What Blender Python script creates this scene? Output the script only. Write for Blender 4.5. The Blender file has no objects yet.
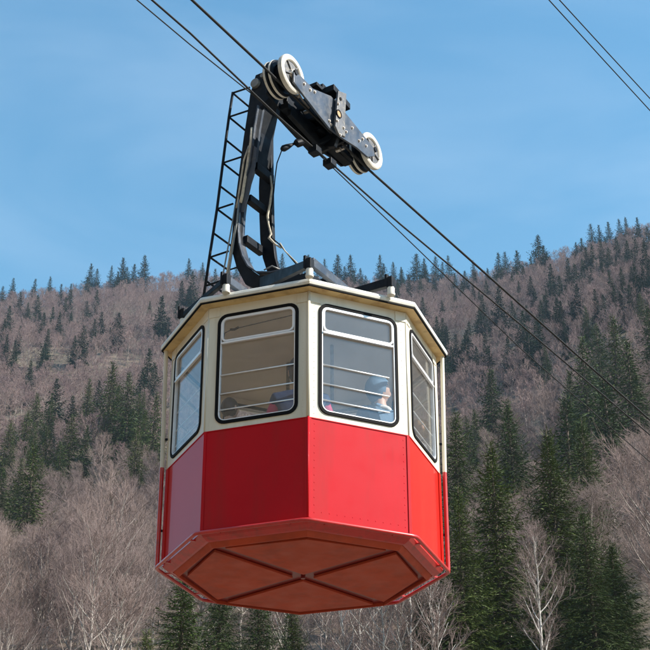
import bpy, bmesh, math, random
import numpy as np
from mathutils import Vector, Matrix, noise
R = math.radians
random.seed(7)
rng = np.random.default_rng(11)
scene = bpy.context.scene
COL = scene.collection

# ------------------------------------------------------------------ camera
F_PX, W_PX = 1508.18, 650.0
PITCH, YAW, PSI = 27.4858, 0.8646, 1.5882
CAM = Vector((0.0, -12.3533, 1.70))
ZB = 1.70 + 4.1065                      # height of the cabin floor above the valley floor
cam_d = bpy.data.cameras.new("camera")
cam = bpy.data.objects.new("camera", cam_d)
COL.objects.link(cam)
scene.camera = cam
cam.location = CAM
cam.rotation_euler = (R(90 + PITCH), 0, -R(YAW))
cam_d.sensor_width = 36
cam_d.lens = F_PX / W_PX * 36
cam_d.clip_start, cam_d.clip_end = 0.1, 6000
_p, _y = R(PITCH), R(YAW)
FW = Vector((math.sin(_y) * math.cos(_p), math.cos(_y) * math.cos(_p), math.sin(_p)))
RT = FW.cross(Vector((0, 0, 1))).normalized()
UP = RT.cross(FW)
LC = Vector((CAM.x, CAM.y, CAM.z - ZB))    # camera in the cabin's own coordinates


def ray(u, v):
    return FW + RT * ((u - 325) / F_PX) - UP * ((v - 325) / F_PX)


def on_plane(u, v, n, off):
    """point (cabin coordinates) of the vertical plane X.n = off seen at a picture point"""
    r = ray(u, v)
    return LC + r * ((off - LC.dot(n)) / r.dot(n))


def on_z(u, v, z):
    r = ray(u, v)
    return LC + r * ((z - LC.z) / r.z)


def on_y(u, v, y):
    r = ray(u, v)
    return LC + r * ((y - LC.y) / r.y)


# ------------------------------------------------------------------ world, sun
SUN_AZ, SUN_EL = 74.0, 38.0              # azimuth from the camera side towards the right
sdir = Vector((math.cos(R(SUN_EL)) * math.sin(R(SUN_AZ)), -math.cos(R(SUN_EL)) * math.cos(R(SUN_AZ)), math.sin(R(SUN_EL))))
world = bpy.data.worlds.new("World")
scene.world = world
world.use_nodes = True
wn = world.node_tree
sky = wn.nodes.new("ShaderNodeTexSky")
sky.sky_type = 'NISHITA'
sky.sun_disc = False
sky.sun_elevation = R(SUN_EL)
sky.sun_rotation = math.atan2(sdir.x, sdir.y)
sky.altitude = 900
sky.air_density = 2.0
sky.dust_density = 0.3
sky.ozone_density = 6.0
bg = wn.nodes["Background"]
bg.inputs[1].default_value = 0.11
hsv = wn.nodes.new("ShaderNodeHueSaturation")
hsv.inputs["Saturation"].default_value = 1.14
hsv.inputs["Hue"].default_value = 0.488
wn.links.new(sky.outputs[0], hsv.inputs["Color"])
# faint wisps of high cloud
tc_ = wn.nodes.new("ShaderNodeTexCoord")
mpw = wn.nodes.new("ShaderNodeMapping")
mpw.inputs["Rotation"].default_value = (0.3, 0.5, 0.4)
mpw.inputs["Scale"].default_value = (2.2, 3.0, 7.5)
nz = wn.nodes.new("ShaderNodeTexNoise")
nz.inputs["Scale"].default_value = 1.4
nz.inputs["Detail"].default_value = 4
nz.inputs["Roughness"].default_value = 0.55
nz.inputs["Distortion"].default_value = 0.6
wn.links.new(tc_.outputs["Generated"], mpw.inputs[0])
wn.links.new(mpw.outputs[0], nz.inputs["Vector"])
mrw = wn.nodes.new("ShaderNodeMapRange")
mrw.inputs[1].default_value = 0.42
mrw.inputs[2].default_value = 0.80
mrw.inputs[3].default_value = 0.0
mrw.inputs[4].default_value = 0.24
wn.links.new(nz.outputs[0], mrw.inputs[0])
mxw = wn.nodes.new("ShaderNodeMix")
mxw.data_type = 'RGBA'
wn.links.new(mrw.outputs[0], mxw.inputs[0])
wn.links.new(hsv.outputs[0], mxw.inputs[6])
mxw.inputs[7].default_value = (3.6, 4.6, 5.8, 1)
wn.links.new(mxw.outputs[2], bg.inputs[0])
sl = bpy.data.lights.new("sun", 'SUN')
sl.energy = 5.0
sl.angle = R(0.5)
sl.color = (1.0, 0.93, 0.83)
so = bpy.data.objects.new("sun", sl)
COL.objects.link(so)
so.rotation_euler = sdir.to_track_quat('Z', 'Y').to_euler()
so.location = (20, -20, 60)
scene.view_settings.view_transform = 'Standard'
scene.view_settings.look = 'None'
scene.view_settings.gamma = 1
scene.view_settings.exposure = 0.85
scene.view_settings.use_curve_mapping = False
scene.render.engine = 'CYCLES'
scene.cycles.max_bounces = 8
scene.cycles.transparent_max_bounces = 16
scene.cycles.volume_bounces = 0


# ------------------------------------------------------------------ materials
def mat(name, col, rough=0.5, metal=0.0, coat=0.0, coat_ior=1.5, var=0.0, scale=6.0, bump=0.0, bscale=40.0,
        dirt=None, dirt_amt=0.0, dirt_scale=3.0, spec=0.5, rnd=None, rvar=0.0, streak=False):
    m = bpy.data.materials.new(name)
    m.use_nodes = True
    nt = m.node_tree
    b = nt.nodes["Principled BSDF"]
    b.inputs["Roughness"].default_value = rough
    b.inputs["Metallic"].default_value = metal
    b.inputs["Coat Weight"].default_value = coat
    b.inputs["Coat IOR"].default_value = coat_ior
    b.inputs["Coat Roughness"].default_value = 0.06
    b.inputs["Specular IOR Level"].default_value = spec
    tc = nt.nodes.new("ShaderNodeTexCoord")
    cur = nt.nodes.new("ShaderNodeRGB")
    cur.outputs[0].default_value = (*col, 1)
    out = cur.outputs[0]
    if var > 0:
        n = nt.nodes.new("ShaderNodeTexNoise")
        n.inputs["Scale"].default_value = scale
        n.inputs["Detail"].default_value = 5
        nt.links.new(tc.outputs["Object"], n.inputs["Vector"])
        mp = nt.nodes.new("ShaderNodeMapRange")
        mp.inputs[1].default_value = 0.3
        mp.inputs[2].default_value = 0.7
        mp.inputs[3].default_value = 1 - var
        mp.inputs[4].default_value = 1 + var
        nt.links.new(n.outputs[0], mp.inputs[0])
        mx = nt.nodes.new("ShaderNodeVectorMath")
        mx.operation = 'SCALE'
        nt.links.new(out, mx.inputs[0])
        nt.links.new(mp.outputs[0], mx.inputs["Scale"])
        out = mx.outputs[0]
    if rnd is not None:
        oi = nt.nodes.new("ShaderNodeObjectInfo")
        cr = nt.nodes.new("ShaderNodeValToRGB")
        els = cr.color_ramp.elements
        els[0].color = (*rnd[0], 1)
        els[1].color = (*rnd[-1], 1)
        for i, c in enumerate(rnd[1:-1]):
            e = els.new((i + 1) / (len(rnd) - 1))
            e.color = (*c, 1)
        nt.links.new(oi.outputs["Random"], cr.inputs[0])
        mx = nt.nodes.new("ShaderNodeMix")
        mx.data_type = 'RGBA'
        mx.blend_type = 'MULTIPLY'
        mx.inputs[0].default_value = 1
        nt.links.new(out, mx.inputs[6])
        nt.links.new(cr.outputs[0], mx.inputs[7])
        out = mx.outputs[2]
    if dirt is not None:
        n = nt.nodes.new("ShaderNodeTexNoise")
        n.inputs["Scale"].default_value = dirt_scale
        n.inputs["Detail"].default_value = 8
        n.inputs["Roughness"].default_value = 0.65
        if streak:
            mpn = nt.nodes.new("ShaderNodeMapping")
            mpn.inputs["Scale"].default_value = (1, 1, 0.12)
            nt.links.new(tc.outputs["Object"], mpn.inputs[0])
            nt.links.new(mpn.outputs[0], n.inputs["Vector"])
        else:
            nt.links.new(tc.outputs["Object"], n.inputs["Vector"])
        mp = nt.nodes.new("ShaderNodeMapRange")
        mp.inputs[1].default_value = 0.48
        mp.inputs[2].default_value = 0.72
        mp.inputs[3].default_value = 0
        mp.inputs[4].default_value = dirt_amt
        nt.links.new(n.outputs[0], mp.inputs[0])
        mx = nt.nodes.new("ShaderNodeMix")
        mx.data_type = 'RGBA'
        nt.links.new(mp.outputs[0], mx.inputs[0])
        nt.links.new(out, mx.inputs[6])
        mx.inputs[7].default_value = (*dirt, 1)
        out = mx.outputs[2]
    nt.links.new(out, b.inputs["Base Color"])
    if rvar > 0:
        n = nt.nodes.new("ShaderNodeTexNoise")
        n.inputs["Scale"].default_value = 7
        n.inputs["Detail"].default_value = 6
        nt.links.new(tc.outputs["Object"], n.inputs["Vector"])
        mp = nt.nodes.new("ShaderNodeMapRange")
        mp.inputs[1].default_value = 0.3
        mp.inputs[2].default_value = 0.7
        mp.inputs[3].default_value = max(0.02, rough - rvar)
        mp.inputs[4].default_value = rough + rvar
        nt.links.new(n.outputs[0], mp.inputs[0])
        nt.links.new(mp.outputs[0], b.inputs["Roughness"])
    if bump > 0:
        n = nt.nodes.new("ShaderNodeTexNoise")
        n.inputs["Scale"].default_value = bscale
        n.inputs["Detail"].default_value = 3
        nt.links.new(tc.outputs["Object"], n.inputs["Vector"])
        bp = nt.nodes.new("ShaderNodeBump")
        bp.inputs["Strength"].default_value = bump
        bp.inputs["Distance"].default_value = 0.01
        nt.links.new(n.outputs[0], bp.inputs["Height"])
        nt.links.new(bp.outputs[0], b.inputs["Normal"])
        if coat > 0:
            nt.links.new(bp.outputs[0], b.inputs["Coat Normal"])
    return m


M = {}
M['red'] = mat("red_paint", (0.52, 0.004, 0.012), 0.5, spec=0.12, coat=0.1, coat_ior=1.5, var=0.05, scale=1.5, bump=0.14, bscale=2.6,
               dirt=(0.27, 0.025, 0.02), dirt_amt=0.45, dirt_scale=3.5, rvar=0.08, streak=True)
M['red_side'] = mat("red_paint_glossy", (0.54, 0.010, 0.006), 0.5, spec=0.12, coat=0.36, coat_ior=1.6, var=0.04, scale=1.5, bump=0.04, bscale=3,
                    dirt=(0.30, 0.05, 0.02), dirt_amt=0.25, dirt_scale=2.5, streak=True)
M['red_rail'] = mat("red_rail_paint", (0.55, 0.022, 0.02), 0.3, coat=0.5, var=0.1, scale=9, dirt=(0.18, 0.03, 0.02), dirt_amt=0.6, dirt_scale=12)
M['under'] = mat("underside_red_brown", (0.50, 0.06, 0.018), 0.62, var=0.12, scale=2.2, dirt=(0.24, 0.035, 0.015), dirt_amt=0.6, dirt_scale=4, bump=0.15, bscale=9, rvar=0.1)
M['under_rib'] = mat("underside_rib_dark_red", (0.19, 0.007, 0.006), 0.4, coat=0.3, var=0.15, scale=5)
M['cream'] = mat("cream_paint", (0.78, 0.73, 0.60), 0.45, coat=0.15, var=0.03, scale=2, bump=0.04, bscale=6,
                 dirt=(0.42, 0.35, 0.22), dirt_amt=0.55, dirt_scale=3.0, streak=True)
M['soffit'] = mat("cream_paint_warm_bounce", (0.72, 0.52, 0.24), 0.5, var=0.08, scale=5, dirt=(0.33, 0.17, 0.06), dirt_amt=0.75, dirt_scale=7)  # cream with the warm bounce light under the eave painted in as yellow
M['gutter'] = mat("white_gutter_paint", (0.80, 0.78, 0.70), 0.45, var=0.04, scale=4, dirt=(0.42, 0.42, 0.38), dirt_amt=0.5, dirt_scale=9)
M['inner'] = mat("inner_lining", (0.78, 0.68, 0.52), 0.6, var=0.06, scale=2)
M['floor_in'] = mat("rubber_floor", (0.06, 0.06, 0.06), 0.8, var=0.2)
M['bench'] = mat("bench_slat_wood", (0.30, 0.17, 0.08), 0.5, var=0.2, scale=8)
M['alu'] = mat("aluminium_frame", (0.86, 0.87, 0.88), 0.34, metal=0.35, var=0.04, scale=15)
M['rubber'] = mat("black_rubber", (0.006, 0.006, 0.007), 0.75, spec=0.15)
M['steel'] = mat("black_painted_steel", (0.006, 0.009, 0.014), 0.5, spec=0.15, coat=0.0, var=0.3, scale=6, bump=0.2, bscale=14,
                 dirt=(0.03, 0.03, 0.03), dirt_amt=0.5, dirt_scale=11, rvar=0.1)
M['plate'] = mat("grey_blue_carriage_steel", (0.050, 0.065, 0.09), 0.42, metal=0.3, var=0.2, scale=9, bump=0.2, bscale=20,
                 dirt=(0.16, 0.15, 0.14), dirt_amt=0.6, dirt_scale=12, rvar=0.12)
M['greys'] = mat("worn_grey_steel", (0.22, 0.22, 0.21), 0.45, metal=0.4, var=0.25, scale=16, dirt=(0.40, 0.32, 0.2), dirt_amt=0.6, dirt_scale=20)
M['worn'] = mat("scuffed_dark_steel", (0.10, 0.105, 0.115), 0.5, metal=0.2, var=0.3, scale=14, dirt=(0.32, 0.28, 0.22), dirt_amt=0.7, dirt_scale=22)
M['wheel'] = mat("cream_wheel_rim", (0.64, 0.60, 0.52), 0.5, var=0.08, scale=12, dirt=(0.35, 0.31, 0.25), dirt_amt=0.7, dirt_scale=15)
M['bolt'] = mat("bright_bolt_steel", (0.55, 0.5, 0.44), 0.4, metal=0.6, dirt=(0.25, 0.12, 0.05), dirt_amt=0.8, dirt_scale=40)
M['bronze'] = mat("bronze_bush", (0.55, 0.33, 0.16), 0.4, metal=0.5)
M['rope'] = mat("steel_rope", (0.022, 0.022, 0.022), 0.6, metal=0.0, spec=0.2, var=0.3, scale=60)
M['pale'] = mat("pale_wrapped_cable", (0.55, 0.49, 0.38), 0.7, var=0.2, scale=20, dirt=(0.2, 0.17, 0.13), dirt_amt=0.8, dirt_scale=18)
M['pad'] = mat("white_rubber_foot", (0.72, 0.70, 0.62), 0.7, dirt=(0.3, 0.24, 0.15), dirt_amt=0.6, dirt_scale=20)
M['skin'] = mat("skin", (0.60, 0.36, 0.26), 0.5, var=0.04)
M['navy'] = mat("navy_cloth", (0.008, 0.03, 0.10), 0.75, var=0.15, scale=12, bump=0.3, bscale=30)
M['magenta'] = mat("magenta_red_cloth", (0.58, 0.03, 0.12), 0.75, var=0.15, scale=12, bump=0.3, bscale=30)
M['denim'] = mat("pale_blue_cloth", (0.10, 0.19, 0.30), 0.8, var=0.1, scale=12, bump=0.3, bscale=30)
M['darkcloth'] = mat("charcoal_cloth", (0.025, 0.028, 0.035), 0.8, var=0.2, scale=12)
M['greycloth'] = mat("grey_cloth", (0.20, 0.20, 0.22), 0.8, var=0.2, scale=18)
M['whitecloth'] = mat("white_cloth", (0.75, 0.74, 0.72), 0.7, var=0.05)
M['hair_d'] = mat("dark_hair", (0.025, 0.016, 0.012), 0.6, var=0.3, scale=40)
M['hair_b'] = mat("sandy_hair", (0.42, 0.26, 0.14), 0.6, var=0.3, scale=40)
M['eye'] = mat("dark_eye", (0.02, 0.015, 0.012), 0.2)
M['lip'] = mat("lip", (0.42, 0.14, 0.12), 0.5)


def glass_mat(name, ior, dust, tint):
    m = bpy.data.materials.new(name)
    m.use_nodes = True
    nt = m.node_tree
    nt.nodes.clear()
    o = nt.nodes.new("ShaderNodeOutputMaterial")
    tr = nt.nodes.new("ShaderNodeBsdfTransparent")
    tr.inputs[0].default_value = (*tint, 1)
    gl = nt.nodes.new("ShaderNodeBsdfGlossy")
    gl.inputs["Roughness"].default_value = 0.015
    df = nt.nodes.new("ShaderNodeBsdfDiffuse")
    df.inputs[0].default_value = (0.62, 0.66, 0.72, 1)
    tc = nt.nodes.new("ShaderNodeTexCoord")
    n = nt.nodes.new("ShaderNodeTexNoise")
    n.inputs["Scale"].default_value = 3.5
    n.inputs["Detail"].default_value = 7
    nt.links.new(tc.outputs["Object"], n.inputs["Vector"])
    mp = nt.nodes.new("ShaderNodeMapRange")
    mp.inputs[1].default_value = 0.3
    mp.inputs[2].default_value = 0.7
    mp.inputs[3].default_value = dust * 0.75
    mp.inputs[4].default_value = dust * 1.25
    nt.links.new(n.outputs[0], mp.inputs[0])
    fr = nt.nodes.new("ShaderNodeFresnel")
    ge = nt.nodes.new("ShaderNodeNewGeometry")
    mr = nt.nodes.new("ShaderNodeMapRange")
    mr.inputs[3].default_value = ior
    mr.inputs[4].default_value = 1 / ior
    nt.links.new(ge.outputs["Backfacing"], mr.inputs[0])
    nt.links.new(mr.outputs[0], fr.inputs[0])
    m1 = nt.nodes.new("ShaderNodeMixShader")
    nt.links.new(mp.outputs[0], m1.inputs[0])
    nt.links.new(tr.outputs[0], m1.inputs[1])
    nt.links.new(df.outputs[0], m1.inputs[2])
    m2 = nt.nodes.new("ShaderNodeMixShader")
    nt.links.new(fr.outputs[0], m2.inputs[0])
    nt.links.new(m1.outputs[0], m2.inputs[1])
    nt.links.new(gl.outputs[0], m2.inputs[2])
    nt.links.new(m2.outputs[0], o.inputs[0])
    return m


M['glass'] = glass_mat("window_glass", 1.65, 0.03, (0.975, 0.98, 0.98))
M['glass_d'] = glass_mat("dusty_window_glass", 1.7, 0.055, (0.94, 0.96, 0.97))


# ------------------------------------------------------------------ mesh helpers
def link(name, me, m=None, parent=None, smooth=False):
    o = bpy.data.objects.new(name, me)
    COL.objects.link(o)
    if m is not None:
        for x in (m if isinstance(m, (list, tuple)) else [m]):
            me.materials.append(x)
    if smooth:
        me.polygons.foreach_set("use_smooth", [True] * len(me.polygons))
    if parent is not None:
        o.parent = parent
    return o


def tag(o, label=None, cat=None, group=None, kind=None):
    if label: o["label"] = label
    if cat: o["category"] = cat
    if group: o["group"] = group
    if kind: o["kind"] = kind
    return o


def empty(name, loc, label=None, cat=None, group=None, parent=None):
    o = bpy.data.objects.new(name, None)
    COL.objects.link(o)
    o.location = loc
    o.empty_display_size = 0.2
    if parent is not None:
        o.parent = parent
    return tag(o, label, cat, group)


class MB:
    """collects shapes for one mesh"""
    def __init__(s):
        s.v, s.f, s.mi = [], [], []

    def add(s, vs, fs, mi=0):
        k = len(s.v)
        s.v += [tuple(x) for x in vs]
        s.f += [tuple(i + k for i in f) for f in fs]
        s.mi += [mi] * len(fs)

    def box(s, c, ax, ay, az, mi=0):
        """c centre, ax ay az half vectors"""
        c, ax, ay, az = map(Vector, (c, ax, ay, az))
        vs = [c + ax * i + ay * j + az * k for i in (-1, 1) for j in (-1, 1) for k in (-1, 1)]
        fs = [(0, 1, 3, 2), (4, 6, 7, 5), (0, 4, 5, 1), (2, 3, 7, 6), (0, 2, 6, 4), (1, 5, 7, 3)]
        if ax.cross(ay).dot(az) < 0:
            fs = [tuple(reversed(f)) for f in fs]
        s.add(vs, fs, mi)

    def bar(s, a, b, w, h, up=(0, 0, 1), mi=0):
        a, b, up = Vector(a), Vector(b), Vector(up)
        d = b - a
        L = d.length
        d.normalize()
        x = d.cross(up)
        if x.length < 1e-4:
            x = d.cross(Vector((1, 0, 0)))
        x.normalize()
        y = x.cross(d)
        s.box((a + b) / 2, d * L / 2, x * w / 2, y * h / 2, mi)

    def tube(s, pts, r, n=8, closed=False, mi=0, caps=True):
        pts = [Vector(p) for p in pts]
        N = len(pts)
        rr = r if isinstance(r, (list, tuple)) else [r] * N
        rings = []
        prev = None
        for i, p in enumerate(pts):
            if closed:
                t = (pts[(i + 1) % N] - p).normalized() + (p - pts[i - 1]).normalized()
            else:
                t = (pts[min(i + 1, N - 1)] - pts[max(i - 1, 0)])
            t.normalize()
            if prev is None:
                x = t.orthogonal().normalized()
            else:
                x = (prev - t * prev.dot(t)).normalized()
            prev = x
            y = t.cross(x)
            rings.append([p + (x * math.cos(2 * math.pi * k / n) + y * math.sin(2 * math.pi * k / n)) * rr[i] for k in range(n)])
        vs = [q for rg in rings for q in rg]
        fs = []
        M_ = N if closed else N - 1
        for i in range(M_):
            j = (i + 1) % N
            for k in range(n):
                l = (k + 1) % n
                fs.append((i * n + k, i * n + l, j * n + l, j * n + k))
        if not closed and caps:
            fs.append(tuple(reversed(range(n))))
            fs.append(tuple((N - 1) * n + k for k in range(n)))
        s.add(vs, fs, mi)

    def lathe(s, c, axis, prof, n=32, mi=0):
        """prof: closed list of (radius, offset along axis)"""
        c, axis = Vector(c), Vector(axis).normalized()
        x = axis.orthogonal().normalized()
        y = axis.cross(x)
        P = len(prof)
        vs = []
        for k in range(n):
            a = 2 * math.pi * k / n
            e = x * math.cos(a) + y * math.sin(a)
            for (r, h) in prof:
                vs.append(c + e * r + axis * h)
        fs = []
        for k in range(n):
            l = (k + 1) % n
            for i in range(P):
                j = (i + 1) % P
                if prof[i][0] < 1e-6 and prof[j][0] < 1e-6:
                    continue
                fs.append((k * P + i, l * P + i, l * P + j, k * P + j))
        s.add(vs, fs, mi)

    def prism(s, outline, thick, mi=0):
        """outline: coplanar points; thick: vector"""
        n = len(outline)
        o = [Vector(p) for p in outline]
        t = Vector(thick)
        vs = o + [p + t for p in o]
        nrm = Vector((0, 0, 0))
        for i in range(n):
            nrm += (o[i] - o[0]).cross(o[(i + 1) % n] - o[0])
        fwd = nrm.dot(t) > 0
        fs = []
        a = tuple(range(n))
        b = tuple(range(n, 2 * n))
        if fwd:
            fs += [tuple(reversed(a)), b]
            fs += [(i, (i + 1) % n, n + (i + 1) % n, n + i) for i in range(n)]
        else:
            fs += [a, tuple(reversed(b))]
            fs += [(i, n + i, n + (i + 1) % n, (i + 1) % n) for i in range(n)]
        s.add(vs, fs, mi)

    def build(s, name, m, parent=None, smooth=False, bevel=0.0, autosmooth=False, segs=2):
        me = bpy.data.meshes.new(name)
        me.from_pydata(s.v, [], s.f)
        bm = bmesh.new()
        bm.from_mesh(me)
        bmesh.ops.remove_doubles(bm, verts=bm.verts, dist=1e-5)
        bmesh.ops.recalc_face_normals(bm, faces=bm.faces)
        bm.to_mesh(me)
        bm.free()
        o = link(name, me, m, parent, smooth)
        if len(set(s.mi)) > 1 and len(me.polygons) == len(s.mi):
            me.polygons.foreach_set("material_index", s.mi)
        if bevel > 0:
            md = o.modifiers.new("bevel", 'BEVEL')
            md.width = bevel
            md.segments = segs
            md.limit_method = 'ANGLE'
            md.angle_limit = R(35)
        if autosmooth:
            me.polygons.foreach_set("use_smooth", [True] * len(me.polygons))
            try:
                me.set_sharp_from_angle(angle=R(35))
            except Exception:
                pass
        return o


# ================================================================== CABLE CAR
car = empty("cable_car", (0, 0, ZB), "red and cream octagonal aerial cable car hanging from its track rope", "cable car")
RB, R_EAVE, R_RAIL, R_TRAY = 1.2, 1.308, 1.251, 1.062
Z_BELT, Z_EAVE, Z_TRAY = 0.857, 2.02, -0.107
cp, sp = math.cos(R(PSI)), math.sin(R(PSI))


def rot(x, y, z=0.0):
    return Vector((cp * x - sp * y, sp * x + cp * y, z))


def octv(k, rad, z):
    a = R(45 * k)
    return rot(rad * math.sin(a), -rad * math.cos(a), z)


def face(k):
    a = R(45 * k + 22.5)
    return rot(math.sin(a), -math.cos(a)), rot(math.cos(a), math.sin(a))


C225 = math.cos(R(22.5))
S_FULL = 2 * RB * math.sin(R(22.5))
AP = RB * C225


def fp(k, s, off, z):
    n, t = face(k)
    return n * (AP + off) + t * s + Vector((0, 0, z))


def rrect(s0, s1, z0, z1, r, seg=5):
    pts = []
    for (cx, cz, a0) in ((s1 - r, z1 - r, 0), (s0 + r, z1 - r, 90), (s0 + r, z0 + r, 180), (s1 - r, z0 + r, 270)):
        for i in range(seg + 1):
            a = R(a0 + 90 * i / seg)
            pts.append((cx + r * math.cos(a), cz + r * math.sin(a)))
    return pts


def frame_ring(mb, k, inner, outer, off0, off1, mi=0):
    """closed band between two outlines with the same number of points, from off0 (inside) to off1 (outside)"""
    n = len(inner)
    vs = [fp(k, s, off1, z) for s, z in outer] + [fp(k, s, off1, z) for s, z in inner] + \
         [fp(k, s, off0, z) for s, z in outer] + [fp(k, s, off0, z) for s, z in inner]
    fs = []
    for i in range(n):
        j = (i + 1) % n
        fs.append((i, j, n + j, n + i))
        fs.append((2 * n + j, 2 * n + i, 3 * n + i, 3 * n + j))
        fs.append((n + i, n + j, 3 * n + j, 3 * n + i))
        fs.append((j, i, 2 * n + i, 2 * n + j))
    mb.add(vs, fs, mi)


WS, WZ0, WZ1, WR = 0.366, 0.912, 1.928, 0.085
SEG = 5
for k in range(8):
    n_, t_ = face(k)
    side = k in (1, 6, 2, 5)
    # lower red panel
    mb = MB()
    h = S_FULL / 2
    hin = h - 0.03 * math.tan(R(22.5))
    vs = [fp(k, -h, 0, 0), fp(k, h, 0, 0), fp(k, h, 0, Z_BELT), fp(k, -h, 0, Z_BELT),
          fp(k, -hin, -0.03, 0), fp(k, hin, -0.03, 0), fp(k, hin, -0.03, Z_BELT), fp(k, -hin, -0.03, Z_BELT)]
    mb.add(vs, [(0, 1, 2, 3), (5, 4, 7, 6), (0, 4, 5, 1), (3, 2, 6, 7)])
    # folded corner strips, a little proud, and the rivets beside them
    if k in (0, 7, 3, 4):
        for sg in (-1, 1):
            mb.box(fp(k, sg * (h - 0.012), 0.003, Z_BELT / 2), t_ * 0.012, n_ * 0.004, Vector((0, 0, Z_BELT / 2 - 0.003)))
        riv = [(sg * (h - 0.055), 0.05 + i * 0.0632) for sg in (-1, 1) for i in range(13)] + [(-h + 0.12 + i * 0.068, 0.06) for i in range(11)]
        if k in (7, 4):
            riv = [(sg * (h - 0.055), 0.05 + i * 0.0632) for sg in (1,) for i in range(13)]
        for (s, z) in riv:
            mb.lathe(fp(k, s, 0.0, z), n_, [(0, 0.0022), (0.0030, 0.0018), (0.0056, 0.0), (0, -0.001)], n=6)
    else:
        mb.box(fp(k, (h - 0.035) * (1 if k in (1, 5) else -1), 0.004, Z_BELT / 2), t_ * 0.033, n_ * 0.006, Vector((0, 0, Z_BELT / 2 - 0.002)))
    mb.build("lower_panel", M['red_side'] if side else M['red'], car)
    # thin belt moulding
    mb = MB()
    mb.box(fp(k, 0, 0.002, Z_BELT), t_ * (h - 0.001), n_ * 0.0035, Vector((0, 0, 0.004)))
    mb.build("belt_moulding", M['red'], car)
    # upper cream panel with its window opening
    mb = MB()
    inner = rrect(-WS, WS, WZ0, WZ1, WR, SEG)
    outer = []
    for q, (cx, cz) in enumerate(((h, 2.03), (-h, 2.03), (-h, Z_BELT), (h, Z_BELT))):
        for i in range(SEG + 1):
            s, z = inner[q * (SEG + 1) + i]
            a = i / SEG
            c45 = SEG / 2
            if q == 0:
                o = (cx, z) if i < c45 else (s, cz)
            elif q == 1:
                o = (s, cz) if i < c45 else (cx, z)
            elif q == 2:
                o = (cx, z) if i < c45 else (s, cz)
            else:
                o = (s, cz) if i < c45 else (cx, z)
            outer.append(o)
    # corner vertex inserted between the two middle arc points
    inn2, out2 = [], []
    for q, (cx, cz) in enumerate(((h, 2.03), (-h, 2.03), (-h, Z_BELT), (h, Z_BELT))):
        for i in range(SEG + 1):
            inn2.append(inner[q * (SEG + 1) + i])
            out2.append(outer[q * (SEG + 1) + i])
            if i == SEG // 2:
                a0, a1 = inner[q * (SEG + 1) + i], inner[q * (SEG + 1) + i + 1]
                inn2.append(((a0[0] + a1[0]) / 2, (a0[1] + a1[1]) / 2))
                out2.append((cx, cz))
    N = len(inn2)
    for (off, rev) in ((0.0, False), (-0.03, True)):
        vs = [fp(k, s * (1 if off == 0 else hin / h), off, z) for s, z in out2] + [fp(k, s, off, z) for s, z in inn2]
        fs = [(i, (i + 1) % N, N + (i + 1) % N, N + i) for i in range(N)]
        mb.add(vs, fs, 0 if off == 0 else 1)
    vs = [fp(k, s, 0, z) for s, z in inn2] + [fp(k, s, -0.03, z) for s, z in inn2]
    mb.add(vs, [(i, (i + 1) % N, N + (i + 1) % N, N + i) for i in range(N)], 0)
    if k in (0, 7, 3, 4):
        for sg in ((-1, 1) if k in (0, 3) else (1,)):
            for i in range(19):
                mb.lathe(fp(k, sg * (h - 0.05), 0.0, 0.90 + i * 0.0585), n_, [(0, 0.0028), (0.002, 0.0024), (0.0036, 0.0), (0, -0.001)], n=6)
    me = bpy.data.meshes.new("upper_panel")
    me.from_pydata(mb.v, [], mb.f)
    me.update()
    o = link("upper_panel", me, [M['cream'], M['inner']], car)
    me.polygons.foreach_set("material_index", mb.mi)
    # ---- window: rubber seal, metal frame, pane, vent frame, guard bars
    grp = (k in (0,))
    mb = MB()
    frame_ring(mb, k, rrect(-WS + 0.035, WS - 0.035, WZ0 + 0.035, WZ1 - 0.035, WR - 0.03, SEG),
               rrect(-WS + 0.025, WS - 0.025, WZ0 + 0.025, WZ1 - 0.025, WR - 0.02, SEG), -0.022, 0.006)
    win = mb.build("window", M['alu'], car, bevel=0.002)
    mb = MB()
    frame_ring(mb, k, rrect(-WS + 0.026, WS - 0.026, WZ0 + 0.026, WZ1 - 0.026, WR - 0.021, SEG),
               rrect(-WS - 0.003, WS + 0.003, WZ0 - 0.003, WZ1 + 0.003, WR + 0.002, SEG), -0.032, 0.011)
    mb.build("rubber_seal", M['rubber'], win, bevel=0.003)
    mb = MB()
    mb.box(fp(k, 0, -0.012, (WZ0 + WZ1) / 2), t_ * (WS - 0.034), n_ * 0.0025, Vector((0, 0, (WZ1 - WZ0) / 2 - 0.034)))
    mb.build("window_pane", M['glass_d'] if k == 0 else M['glass'], win)
    mb = MB()
    TZ = 1.672
    frame_ring(mb, k, rrect(-WS + 0.052, WS - 0.052, TZ + 0.012, WZ1 - 0.052, 0.032, SEG),
               rrect(-WS + 0.036, WS - 0.036, TZ - 0.003, WZ1 - 0.036, 0.045, SEG), -0.008, 0.010)
    mb.box(fp(k, 0, 0.004, TZ - 0.0165), t_ * (WS - 0.035), n_ * 0.011, Vector((0, 0, 0.0085)))
    mb.build("vent_frame", M['alu'], win, bevel=0.0015)
    for zz in (1.357, 1.185, 1.038):
        mb = MB()
        s1 = 0.285 if k == 0 else WS - 0.03
        bo = -0.001 if k in (0, 7, 3, 4) else -0.026
        mb.tube([fp(k, -WS + 0.03, bo, zz), fp(k, 0, bo, zz), fp(k, s1, bo, zz)], 0.0062, n=8)
        mb.build("guard_bar", M['alu'], win, smooth=True)

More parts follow.
